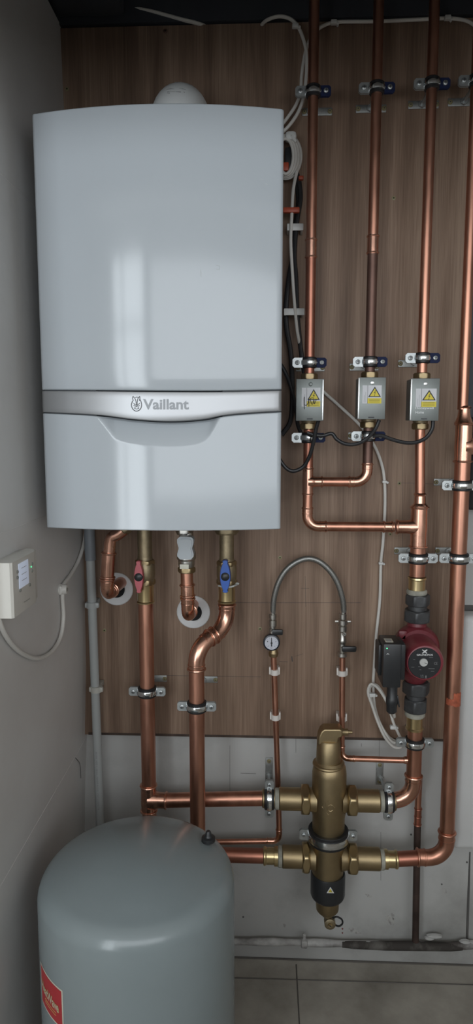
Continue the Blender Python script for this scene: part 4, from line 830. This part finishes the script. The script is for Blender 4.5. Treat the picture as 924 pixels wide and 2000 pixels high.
# ================================================================== valves under the boiler
def butterfly(px, py, y, w_, h, m, mr, root):
    c = at(px, py, y); pl_ = []
    for k in range(32):
        t = 2 * math.pi * k / 32; sx = math.sin(t); cx_ = math.cos(t)
        z = h * cx_; x = w_ * sx * (1.0 - 0.42 * abs(cx_) ** 2.5) * (1 if abs(sx) > 0.02 else 1)
        if abs(cx_) > 0.9: x = math.copysign(w_ * 0.55 * math.sqrt(max(0, 1 - ((abs(cx_) - 0.9) / 0.1) ** 2)) if abs(cx_) > 0.9 else 0, sx)
        pl_.append((x, z))
    big = [(a * 1.14, b * 1.03) for a, b in pl_]
    MB().prism(big, c, X, Z, (0, 0.012, 0)).build('handle_rim', mr, root)
    hd_ = MB().prism(pl_, c - Yv * 0.003, X, Z, (0, 0.006, 0)).build('handle', m, root)
    mb = MB().lathe(c - Yv * 0.006, Yv, [(0, 0.003), (0.0015, 0.0078), (0.003, 0.0096), (0.006, 0.0100)], 20); mb.build('handle_cap', 'blackp', hd_)
    MB().lathe(c + Yv * 0.012, Yv, [(0, 0.008), (0.02, 0.008)], 14).build('stem', 'brassd', root)
def iso_valve(x, y, pxn, ztop, zbot, label, hpx, hpy, w_, h, m, mr):
    t = thing('isolating_valve', label, 'valve', (x, y, zbot), 'quarter-turn valves under the boiler'); L = ztop - zbot
    MB().lathe((x, y, zbot + L * 0.62), Z, [(0, 0.0165), (L * 0.38, 0.0165)], 22).build('tail_pipe', 'brassd', t)
    MB().lathe((x, y, zbot + L * 0.27), Z, [(0, 0.017), (0.004, 0.0205), (L * 0.12, 0.023), (L * 0.24, 0.0225), (L * 0.30, 0.018), (L * 0.36, 0.0165)], 24).build('valve_body', 'brassd', t)
    MB().hexn((x, y, zbot + L * 0.25), Z, 0.0235, 0.014).build('union_nut', 'brass', t)
    MB().hexn((x, y, zbot + L * 0.52), Z, 0.0228, 0.012).build('union_nut', 'brass', t)
    MB().lathe((x, y, zbot), Z, [(0, RB * 1.18), (0.003, RB * 1.22), (0.005, RB * 1.1), (L * 0.2, RB * 1.1), (L * 0.27, RB * 1.2)], 24).build('socket', 'brassb', t)
    butterfly(hpx, hpy, y - 0.035, w_, h, m, mr, t)
    return t
iso_valve(xB, -0.08, 285, 1.152, cz(285, 1177, -0.08), 'brass valve with a faded red butterfly handle', 271, 1127, 0.0092, 0.036, 'redh', 'redrim')
iso_valve(xCv, -0.10, 443, 1.150, cz(442, 1176, -0.10), 'brass valve with a bright blue butterfly handle', 440, 1126, 0.0105, 0.036, 'blueh', 'bluerim')
mb = MB().lathe(at(462, 1140, -0.10), (0.3, -0.9, 0.1), [(0, 0.004), (0.003, 0.006), (0.006, 0.004)], 10, sx=1.0, sy=0.6); mb.tube(P([(427, 1144, -0.118), (440, 1148, -0.125), (456, 1145, -0.12), (466, 1140, -0.10)]), 0.0022, 8); mb.build('sealant_blob', 'silic', None, 'translucent sealant smear around the blue-handled valve', 'sealant')
# gas cock with grey knob
yD = -0.11
gc = thing('gas_valve', 'nickel valve with a grey rounded knob hanging from the boiler', 'valve', (xD, yD, cz(364, 1118, yD)))
zz0 = cz(364, 1118, yD)
MB().hexn((xD + 0.004, yD, zz0), Z, 0.0200, 0.013).build('union_nut', 'brass', gc)
MB().lathe((xD + 0.004, yD, zz0 + 0.012), Z, [(0, 0.0165), (0.006, 0.0185), (0.016, 0.0185), (0.020, 0.0215), (0.032, 0.0215), (0.040, 0.018), (1.150 - zz0 - 0.012, 0.0155)], 26).build('valve_body', 'nickel', gc)
MB().box((xD + 0.001, yD - 0.0185, zz0 + 0.017), (0.020, 0.002, 0.010), 0.0005).build('valve_tag', 'cream', gc)
kc = at(362, 1071, yD - 0.04)
poly = [(-0.0125, 0.025), (0.0125, 0.025), (0.0178, 0.020), (0.0178, 0.012), (0.0145, 0.0), (0.0178, -0.012), (0.0178, -0.018), (0.012, -0.0245), (-0.012, -0.0245), (-0.0178, -0.018), (-0.0178, -0.012), (-0.0145, 0.0), (-0.0178, 0.012), (-0.0178, 0.020)]
MB().prism(poly, kc, X, Z, (0, 0.024, 0)).build('knob', 'greyh', gc, 'grey rounded knob')
MB().prism([(a * 0.8, b * 0.84) for a, b in poly], kc - Yv * 0.0025, X, Z, (0, 0.004, 0)).build('knob_face', 'greyh', gc)
# pipe from the gas valve into the wall
rm = 0.0140
def wall_pipe(root, top, P1, r, collar, topdir=-Z):
    pass
g2 = thing('copper_pipe', 'short copper pipe from the grey-knobbed valve, bending into the right round collar', 'pipe', (xD + 0.004, yD, 1.03), 'short copper pipes into the wall')
xd2 = xD + 0.006; ze = cz(370, 1205, yD)
pipe(g2, [(xd2, yD, ze + 0.02), (xD + 0.004, yD, zz0 + 0.004)], rm)
coupler(g2, (xd2, yD, cz(367, 1166, yD)), (xD + 0.005, yD, cz(367, 1140, yD)), rm)
elbow(g2, (xd2, yD, ze), -Z, Yv, rm, 0.026, 0.020)
pipe(g2, [(xd2, yD + 0.03, ze), (xd2, 0.035, ze)], rm)
def collar(c, R, rh, label):
    t = MB(); n = 36; y0 = -0.0045
    t.lathe(Vector((c[0], 0.0, c[1])), -Yv, [(0, R), (0.003, R), (0.0045, R - 0.002)], n); t.m = 1
    t.lathe(Vector((c[0], -0.0047, c[1])), -Yv, [(0, rh * 1.45), (0.0006, rh * 1.4)], n); t.m = 0; t.torus(Vector((c[0], -0.005, c[1])), Yv, rh * 1.42, 0.0012)
    t.build('wall_collar', ['collar', 'hole'], None, label, 'collar', 'white round wall collars')
c2 = at(378, 1195, 0); collar((c2.x, c2.z), 0.0405, 0.0155, 'white round collar on the board behind the pipe from the grey-knobbed valve')
c1 = at(228, 1150, 0); collar((c1.x, c1.z), 0.0405, 0.0155, 'white round collar on the board at the far left, behind the curved copper pipe')
# far left pipe
yA = -0.125
ga = thing('copper_pipe', 'bent copper pipe at the far left, swinging from the boiler into the left round collar', 'pipe', at(208, 1150, yA), 'short copper pipes into the wall')
t0 = at(243, 1034, yA); t1 = at(217, 1054, yA); t2 = at(213, 1080, yA); t3 = at(208, 1162, yA)
dd = (t3 - t2).normalized(); d0 = (t1 - t0).normalized()
MB().tube(spl([t0, t0 + (t1 - t0) * 0.5, t1 + Vector((0.0, 0, 0.002)), t2, at(212.5, 1090, yA)], 6), rm * 0.95, 20).build('bend', 'copperf', ga)
coupler(ga, at(212.5, 1078, yA), at(209, 1134, yA), rm)
mb = MB().ring(at(212, 1082, yA), dd, rm, 0.0018, 0.002); mb.build('bead', 'copperf', ga)
elbow(ga, t3, dd, Vector((0.06, 1, 0.0)), rm, 0.026, 0.018)
pipe(ga, [t3 + Yv * 0.03, t3 + Vector((0.009, 0.155, 0))], rm)
MB().hexn(at(250, 1026, yA), (t1 - t0), 0.0165, 0.016).build('nut', 'brassd', ga)

# ================================================================== grey plastic waste pipe
xw = -0.4035; yw = -0.045; rw = 0.0105
wp = thing('waste_pipe', 'grey plastic pipe running down the corner beside the left wall', 'pipe', (xw, yw, 0.2))
pa, pb_ = at(176.5, 1088, yw), at(196, 1612, yw)
MB().tube([pa, pb_ + (pb_ - pa) * 0.6], rw, 20).build('pipe', 'pvc', wp)
MB().tube([at(174, 1030, yw), at(177, 1094, yw)], rw * 1.22, 20).build('socket', 'pvcd', wp, 'darker grey socket')
ux = (pb_ - pa).normalized()
mb = MB(); q_ = at(187.5, 1460, yw)
def onp(u, v):  # u along pipe downward, v across
    c_ = at(191.3, 1465, yw) + ux * u; a_ = v / rw; return c_ + Vector((math.sin(a_) * rw, -math.cos(a_) * (rw + 0.0003), 0))
mb.text('BS EN 1455-1  32mm  MADE IN UK  PVC-U WASTE', 0.0, 0.150, -0.0028, 0.0012, lambda u, v: onp(u, v - 0.0005), off=0.0); mb.build('printed_text', 'inkg', wp)
for py, lb, m_ in ((1181, 'upper grey clip holding the plastic waste pipe, near the left collar', 'pvc'), (1345, 'lower beige clip holding the plastic waste pipe', 'pclip')):
    c_ = at(180 if py == 1181 else 188, py, yw); mb = MB().lathe(c_ - Z * 0.007, Z, [(0, rw + 0.001), (0, rw + 0.0035), (0.014, rw + 0.0035), (0.014, rw + 0.001)], 20); mb.box(c_ + Vector((0, 0.022, 0)), (0.018, 0.040, 0.013), 0.001); mb.box(c_ + Vector((0.001, -0.004, 0)), (0.034, 0.010, 0.013), 0.003)
    mb.build('pipe_clip', m_, None, lb, 'pipe clip')

# ================================================================== filling loop
yL = -0.032
def lathe_px(root, name, px, parts, m, y=yL, seg=18):
    """stack of turned sections given in px rows"""
    x = at(px, parts[0][0], y).x; z0 = at(px, parts[-1][0], y).z
    pr = [(at(px, py, y).z - z0, r * (1.2 if 'valve' in name else 1.0)) for py, r in parts[::-1]]
    return MB().lathe((x, y, z0), Z, pr, seg).build(name, m, root)
# left branch: gauge and valve
gx = at(533, 1225, yL).x
lv = thing('filling_valve', 'nickel filling valve with black lever under the left end of the braided hose', 'valve', (gx, yL, at(533, 1245, yL).z), 'filling loop valves')
lathe_px(lv, 'valve_body', 533, [(1199, 0.0055), (1200, 0.0078), (1207, 0.0078), (1208, 0.006), (1210, 0.006), (1211, 0.0082), (1222, 0.0082), (1223, 0.0064), (1226, 0.0064), (1227, 0.0085), (1243, 0.0085)], 'nickel', seg=12)
lc = at(533, 1231, yL); MB().box(lc + Vector((0.010, -0.014, 0.000)), (0.027, 0.009, 0.0135), 0.003).build('lever', 'blackp', lv, 'black lever')
MB().lathe(lc - Yv * 0.018, Yv, [(0, 0.0045), (0.016, 0.0045)], 10).build('lever_stem', 'nickel', lv)
pg = thing('pressure_gauge', 'round pressure gauge with pale dial and dark rim', 'gauge', at(532, 1283, yL))
gc_ = at(530.5, 1256, yL - 0.018)
MB().lathe(gc_, Yv, [(0, 0.0178), (0.001, 0.0195), (0.004, 0.0200), (0.012, 0.0200), (0.015, 0.018)], 36).build('housing', 'gblack', pg)
dl_ = MB().lathe(gc_ - Yv * 0.0006, Yv, [(0, 0.0160), (0.0008, 0.0160)], 32).build('dial', 'gauge', pg)
mb = MB(); 
mb.prism([(-0.0007, 0.013), (0.0007, 0.013), (0.0014, -0.008), (-0.0014, -0.008)], gc_ - Yv * 0.0012, X, Z, (0, -0.0004, 0)); mb.lathe(gc_ - Yv * 0.0022, Yv, [(0, 0.0015), (0.0014, 0.0025)], 12); mb.build('needle', 'ink', dl_)
mb = MB()
for k in range(13):
    a_ = math.radians(225 - k * 22.5); p_ = gc_ + Vector((math.cos(a_) * 0.0135, -0.0009, math.sin(a_) * 0.0135)); mb.box(p_, (0.0022 if k % 3 == 0 else 0.0014, 0.0002, 0.0004), rot=Matrix.Rotation(-a_, 3, 'Y'))
for k, s in ((0, '0'), (3, '1'), (6, '2'), (9, '3'), (12, '4')):
    a_ = math.radians(225 - k * 22.5); p_ = gc_ + Vector((math.cos(a_) * 0.0102, -0.0010, math.sin(a_) * 0.0102)); mb.text(s, p_.x - 0.0009, p_.x + 0.0009, p_.z - 0.0013, p_.z + 0.0013, lambda u, v: Vector((u, p_.y, v)))
mb.text('bar', gc_.x - 0.003, gc_.x + 0.003, gc_.z - 0.0125, gc_.z - 0.0105, lambda u, v: Vector((u, gc_.y - 0.001, v))); mb.build('scale', 'ink', dl_)
gx2 = at(535, 1275, yL).x
MB().lathe((gx2 - 0.001, yL, at(533, 1283, yL).z), Z, [(0, 0.007), (0.002, 0.0105), (0.010, 0.0120), (0.014, 0.0100), (0.040, 0.0080), (at(533, 1243, yL).z - at(533, 1283, yL).z, 0.0085)], 16).build('compression_body', 'brass', pg)
# right branch: valve with check valve
rv = thing('filling_valve', 'nickel double check valve with black lever under the right end of the braided hose', 'valve', at(669, 1284, yL), 'filling loop valves')
lathe_px(rv, 'valve_body', 670, [(1198, 0.0055), (1199, 0.0075), (1208, 0.0075), (1209, 0.0058), (1211, 0.0095), (1219, 0.0095), (1221, 0.0062), (1223, 0.0088), (1232, 0.0088), (1234, 0.0070), (1247, 0.0070), (1249, 0.0080), (1255, 0.0080), (1257, 0.0066), (1268, 0.0072), (1274, 0.0066), (1275, 0.0095), (1281, 0.0098), (1284, 0.006)], 'nickel', seg=12)
for s_ in (-1, 1):
    c_ = at(670, 1214, yL); MB().box(c_ + Vector((s_ * 0.0135, 0, 0)), (0.011, 0.004, 0.005), 0.001).build('wing', 'nickel', rv)
c_ = at(672.5, 1238, yL - 0.008); mb = MB().lathe(c_ - Yv * 0.003, Yv, [(0, 0.0042), (0.001, 0.0052), (0.008, 0.0052)], 18); mb.m = 1; mb.box(c_ - Yv * 0.0031, (0.007, 0.0005, 0.0014), rot=Matrix.Rotation(0.6, 3, 'Y')); mb.build('test_screw', ['nickel', 'ink'], rv)
lc = at(670, 1263, yL); MB().box(lc + Vector((0.0125, -0.014, -0.0005)), (0.035, 0.010, 0.0140), 0.004).build('lever', 'blackp', rv, 'black lever')
MB().lathe(lc - Yv * 0.016, Yv, [(0, 0.005), (0.016, 0.005)], 12).build('lever_stem', 'nickel', rv)
hs = thing('braided_hose', 'arched braided steel hose joining the two filling valves', 'hose', at(533, 1198, yL))
hp = [(533.5, 1199), (534, 1180), (537, 1160), (544, 1138), (556, 1117), (572, 1102), (590, 1093), (606, 1091), (622, 1096), (638, 1108), (652, 1125), (662, 1145), (668, 1165), (671, 1182), (671.5, 1198)]
MB().tube(spl([at(a, b, yL - 0.012 * math.sin(math.pi * i / 14)) for i, (a, b) in enumerate(hp)], 6), 0.0068, 16).build('hose', 'braid', hs)
for px in (533.5, 671.5): lathe_px(hs, 'crimp_ferrule', px, [(1188, 0.0062), (1189, 0.0072), (1199, 0.0072), (1200, 0.006)], 'chrome')
# 15 mm copper tails
r15 = 0.0068
fl = thing('small_copper_pipe', 'thin copper pipe from the gauge down behind the separator, turning left at the bottom', 'pipe', at(545, 1640, -0.05), 'thin copper filling pipes')
c0 = at(534.5, 1282, yL); cA = at(542, 1500, -0.036); cB = at(545.5, 1643, -0.046)
pipe(fl, [c0, cA, cB + Z * 0.02], r15, seg=16)
elbow(fl, cB, (cB - cA), -X, r15, 0.016, 0.016)
pipe(fl, [cB - X * 0.02, at(400, 1645, -0.046)], r15, seg=16)
fr = thing('small_copper_pipe', 'thin copper pipe below the check valve, turning right to the pump pipe', 'pipe', at(668, 1480, -0.05), 'thin copper filling pipes')
d0_ = at(669, 1283, yL); dB = at(667.5, 1481, yL - 0.012); dC = Vector((x3c - 0.014, PY + 0.002, at(800, 1486, PY).z))
pipe(fr, [d0_, dB + Z * 0.02], r15, seg=16)
dx_ = (dC - dB).normalized(); elbow(fr, dB, (dB - d0_), dx_, r15, 0.015, 0.016); pipe(fr, [dB + dx_ * 0.02, dC], r15, seg=16)
for px, py, lb in ((536.5, 1312, 'upper white clip on the thin pipe under the gauge'), (538, 1400, 'lower white clip on the thin pipe under the gauge'), (668.5, 1314, 'upper white clip on the thin pipe under the check valve'), (667.5, 1403, 'lower white clip on the thin pipe, just above the separator vent')):
    yy = -0.032; c_ = at(px, py, yy); mb = MB().lathe(c_ - Z * 0.0065, Z, [(0, r15 + 0.0006), (0, r15 + 0.0036), (0.013, r15 + 0.0036), (0.013, r15 + 0.0006)], 18)
    mb.box(c_ + Vector((0, 0.016, 0)), (0.022, 0.0315, 0.012), 0.0015); mb.box(c_ + Vector((0.0105, 0.002, 0.003)), (0.004, 0.010, 0.018), 0.001); mb.box(c_ + Vector((-0.0115, 0.002, 0.003)), (0.004, 0.010, 0.018), 0.001)
    mb.build('pipe_clip', 'clipw', None, lb, 'pipe clip', 'white clips on the thin copper pipes')
# lower return pipe left of the separator
lr = thing('copper_pipe', 'lowest wide copper pipe, running from the separator behind the grey tank', 'pipe', (xa(515, 1675), PY, z2s), 'copper heating pipes')
pipe(lr, [(xa(522, 1675), PY, z2s), (-0.13, PY, z2s)], RB, 'copperd')

# ================================================================== old pipes by the floor
op = thing('old_pipe', 'dark old vertical pipe with a short copper top, behind the lower right pipe bend', 'pipe', at(812, 1835, -0.012))
yo = -0.02; po = at(820, 1560, yo)
pipe(op, [at(819, 1520, yo), at(816, 1582, yo)], 0.0078, 'copper', seg=16)
coupler(op, at(815.5, 1612, yo), at(817, 1577, yo), 0.0078, 'copperd', mid=True)
pipe(op, [at(811.5, 1838, yo), at(815.5, 1612, yo)], 0.0085, 'coppero2', name='lower_pipe', seg=16)
yk = -0.006
sk = thing('painted_pipe', 'grimy white-painted pipe running along the foot of the wall', 'pipe', at(650, 1845, yk))
kp = [at(px, py, yk) for px, py in ((400, 1838), (480, 1839), (560, 1840), (640, 1842), (720, 1845), (800, 1846), (870, 1847), (924, 1847), (960, 1847))]
MB().tube(spl(kp, 3), [0.0088 + 0.0012 * math.sin(i * 1.7) for i in range(len(spl(kp, 3)))], 14).build('pipe', 'kerb', sk)
MB().tube([p + Vector((0, -0.002, 0)) for p in (at(668, 1843, yk), at(690, 1844, yk), at(750, 1846, yk), at(800, 1846, yk), at(880, 1848, yk), at(902, 1848, yk))], [0.0074, 0.0092, 0.0105, 0.0112, 0.0100, 0.0080], 14).build('dirty_section', 'kerbd', sk, 'blackened stretch of pipe')
mb = MB()
for px, py, a_, b_ in ((850, 1832, 0.020, 0.005), (840, 1836, 0.012, 0.004), (910, 1845, 0.015, 0.008), (925, 1848, 0.012, 0.009)): mb.lathe(at(px, py, yk - 0.004), Yv, [(0, a_ * 0.4), (0.003, a_ * 0.9), (0.01, a_)], 14, sx=1.0, sy=b_ / a_)
mb.build('filler_lump', 'plaster', None, 'rough white filler lumps above the dark end of the floor pipe', 'filler')
p_ = at(594, 1838, yk); mb = MB().box(p_ + Vector((0, -0.008, 0)), (0.016, 0.014, 0.020), 0.003); mb.box(p_ + Vector((0, -0.004, 0.016)), (0.008, 0.006, 0.016), 0.002); mb.lathe(p_ + Vector((0, -0.009, 0.018)), Yv, [(0, 0.002), (0.003, 0.003)], 10)
mb.build('pipe_clip', 'kerb', None, 'white-painted clip on the grimy floor pipe', 'pipe clip')

# ================================================================== right edge: casing, lagging
a = at(905.5, 1205, -0.05); b = at(905.5, 1664, -0.05)
MB().box((a.x + 0.15, -0.015, (a.z + b.z) / 2), (0.30, 0.06, a.z - b.z), 0.014, bseg=4).build('appliance_casing', 'casing', None, 'off-white rounded casing at the right edge beside the wide copper pipe', 'casing')
a = at(914, 880, -0.03); b = at(914, 995, -0.03)
MB().box((a.x + 0.06, -0.028, (a.z + b.z) / 2), (0.12, 0.036, a.z - b.z), 0.008, bseg=3).build('pipe_lagging', 'foam', None, 'dark grey foam block at the right edge below the copper branch', 'lagging', 'dark foam at the right edge')
a = at(917, 815, -0.03); b = at(917, 852, -0.03)
MB().box((a.x + 0.06, -0.028, (a.z + b.z) / 2), (0.12, 0.036, a.z - b.z), 0.006, bseg=3).build('pipe_lagging', 'foam', None, 'dark foam block at the right edge above the copper branch', 'lagging', 'dark foam at the right edge')
a = at(914, 440, 0); b = at(908, 808, 0)
MB().box((a.x + 0.078, 0.004, (2.254 + b.z - 0.20) / 2), (0.14, 0.026, 2.254 - b.z + 0.20), 0.003).build('dark_panel', 'darkbox', None, 'dark panel beyond the right edge of the plywood', 'panel')

# ================================================================== thermostat on the left wall
def thermostat():
    xw_ = -0.4385; xf = -0.402
    a = atx(22, 1100, xf); b = atx(22, 1212, xf); c = atx(76, 1073, xf)
    y0, y1 = a.y, c.y; z1, z0 = a.z, b.z
    t = thing('room_thermostat', 'white programmable thermostat with a lit screen on the left wall', 'thermostat', (xw_, (y0 + y1) / 2, z0))
    MB().box(((xw_ + xf) / 2 - 0.002, (y0 + y1) / 2, (z0 + z1) / 2), (xf - xw_ - 0.004, y1 - y0 - 0.004, z1 - z0 - 0.003), 0.002).build('rear_case', 'thermos', t)
    pl_ = [(y0, 0), (y0, 0.020), (y0 + 0.004, 0.0235), (y1 - 0.028, 0.0245), (y1 - 0.010, 0.019), (y1 - 0.001, 0.008), (y1, 0)]
    MB().prism([(p, q) for p, q in pl_], (xf - 0.0235, 0, z0), Yv, X, (0, 0, z1 - z0)).build('front_cover', 'thermos', t)
    s0 = atx(36, 1103, xf + 0.001); s1 = atx(56.5, 1140, xf + 0.001)
    ym, zm = (s0.y + s1.y) / 2, atx(46, 1121, xf + 0.001).z
    hh = abs(atx(46, 1097, xf).z - atx(46, 1146, xf).z)
    MB().box((xf + 0.001, ym, zm), (0.001, s1.y - s0.y, hh), 0.0003).build('screen', 'lcd', t, 'lit pale blue screen')
    mb = MB()
    for k in range(3): mb.box((xf + 0.0017, ym, zm + hh * (0.28 - 0.25 * k)), (0.0003, (s1.y - s0.y) * 0.5, 0.0007))
    mb.build('screen_digits', 'thbtn', t)
    for px, py in ((33, 1117), (33, 1128), (61.5, 1101), (61.5, 1115), (38.5, 1153), (57, 1142)):
        MB().lathe(atx(px, py, xf), X, [(0, 0.0028), (0.002, 0.0028), (0.0025, 0.002)], 12).build('button', 'thbtn', t)
    MB().lathe(atx(60.5, 1107, xf + 0.0005), X, [(0, 0.0016), (0.001, 0.0014)], 10).build('indicator_light', 'led', t, 'green indicator')
    mb = MB(); mb.text('Honeywell', atx(46, 1175, xf).y, atx(57, 1170, xf).y, atx(50, 1176, xf).z, atx(50, 1172, xf).z, lambda u, v: Vector((xf + 0.0011, u, v))); mb.build('lettering', 'thbtn', t)
thermostat()
cable('thermostat_cable', 'off-white cable looping on the left wall from the thermostat up behind the boiler', [atx(-6, 1190, -0.428), atx(2, 1222, -0.430), atx(18, 1252, -0.431), atx(42, 1275, -0.431), atx(72, 1286, -0.431), atx(100, 1274, -0.431), atx(118, 1245, -0.431), atx(124, 1205, -0.431), atx(122, 1165, -0.431), atx(124, 1143, -0.431), atx(138, 1123, -0.431), atx(152, 1098, -0.431), atx(163, 1066, -0.430), atx(168, 1030, -0.428), atx(170, 980, -0.428)], 0.0042, 'cable')
kn = atx(117, 1151, -0.437)
mb = MB().box(kn + Vector((0.004, 0, 0)), (0.008, 0.024, 0.020), 0.003); mb.lathe(kn, X, [(0, 0.012), (0.012, 0.011), (0.016, 0.009)], 20); mb.m = 1; mb.lathe(kn + X * 0.0158, X, [(0, 0.0045), (0.0008, 0.004)], 12)
mb.build('cable_holder', ['cable', 'thbtn'], None, 'round off-white knob gripping the thermostat cable', 'cable clip')

# ================================================================== expansion tank
TX, TY, TR = -0.2315, -0.436, 0.180
tk = thing('expansion_tank', 'large grey domed expansion tank standing in front of the pipes', 'tank', (TX, TY, 0.0))
zs = 0.548
prof = [(0.0, 0.150), (0.03, 0.176), (0.06, TR)]
prof += [(zs - 0.05, TR)]
for k in range(1, 9):
    a_ = math.radians(90 * k / 8 * 0.80); prof.append((zs + 0.044 * math.sin(a_) - 0.010, TR - 0.044 * (1 - math.cos(a_))))
rl, zl = prof[-1][1], prof[-1][0]
for k in range(1, 13):
    f_ = k / 12; r_ = rl * (1 - f_); prof.append((zl + 0.030 * (1 - (r_ / rl) ** 2) , max(r_, 0.0005)))
MB().lathe((TX, TY, 0.05), Z, [(z_ - 0.05 + 0.0, r_) if z_ > 0.06 else (z_, r_) for z_, r_ in [(p[0] if i > 2 else p[0], p[1]) for i, p in enumerate(prof)]], 96).build('shell', 'tank', tk, sharp=1.2)
MB().lathe((TX, TY, 0.0), Z, [(0, 0.135), (0.06, 0.130)], 40).build('base_ring', 'tank', tk)
vc = at(407, 1636, -0.375)
mb = MB().lathe((vc.x, vc.y, vc.z), Z, [(-0.006, 0.0135), (0.001, 0.0130), (0.003, 0.0080), (0.007, 0.0060), (0.012, 0.0052), (0.014, 0.0035)], 20); mb.build('valve_cap', 'blackp', tk, 'black air valve cap')
# label wrapped on the shell
def ont(ang, z, l=0.0004): return Vector((TX + (TR + l) * math.sin(ang), TY - (TR + l) * math.cos(ang), z))
def tank_hit(px, py):
    d = ray(px, py); o = Vector((-TX, -D - TY, 0)); A2 = d.x ** 2 + d.y ** 2; B2 = 2 * (o.x * d.x + o.y * d.y); C2 = o.x ** 2 + o.y ** 2 - TR ** 2
    disc = B2 * B2 - 4 * A2 * C2; s = (-B2 - math.sqrt(max(0, disc))) / (2 * A2); p = Vector((0, -D, H)) + d * s
    return math.atan2(p.x - TX, -(p.y - TY)), p.z
a0, zA = tank_hit(81, 1890); a1, zB_ = tank_hit(122.5, 1935)
zt2 = zB_; lz = zt2 - 0.074
def patch(mb, u0, u1, v0, v1, l, n=14): mb.grid([[ont(u0 + (u1 - u0) * k / n, v, l) for k in range(n + 1)] for v in (v0, v1)])
mb = MB(); patch(mb, a0 - 0.02, a1, lz, zt2, 0.0004); mb.m = 1; patch(mb, a0 - 0.0, a1 - 0.018, lz + 0.003, zt2 - 0.003, 0.0007); mb.m = 2
lw = a1 - a0
mb.text('HeatWave', a0 + lw * 0.06, a1 - lw * 0.14, 0.5 * (lz + zt2) - 0.0095, 0.5 * (lz + zt2) + 0.0095, lambda u, v: ont(u, v + 0.006 * (0.5 - (u - a0) / lw), 0.0011), off=0.03)
mb.m = 3; mb.text('HeatWave', a0 + lw * 0.07, a1 - lw * 0.145, 0.5 * (lz + zt2) - 0.0085, 0.5 * (lz + zt2) + 0.0085, lambda u, v: ont(u, v + 0.006 * (0.5 - (u - a0) / lw), 0.0014), off=-0.005)
mb.m = 2
for k in range(2):
    zq = 0.5 * (lz + zt2) - 0.016 - 0.005 * k; mb.tube([ont(a0 + lw * (0.25 + 0.5 * j / 6), zq, 0.0008) for j in range(7)], 0.0004, 5)
mb.build('label', ['cream', 'tlab', 'gold', 'cream'], tk, 'red label with gold and cream lettering')
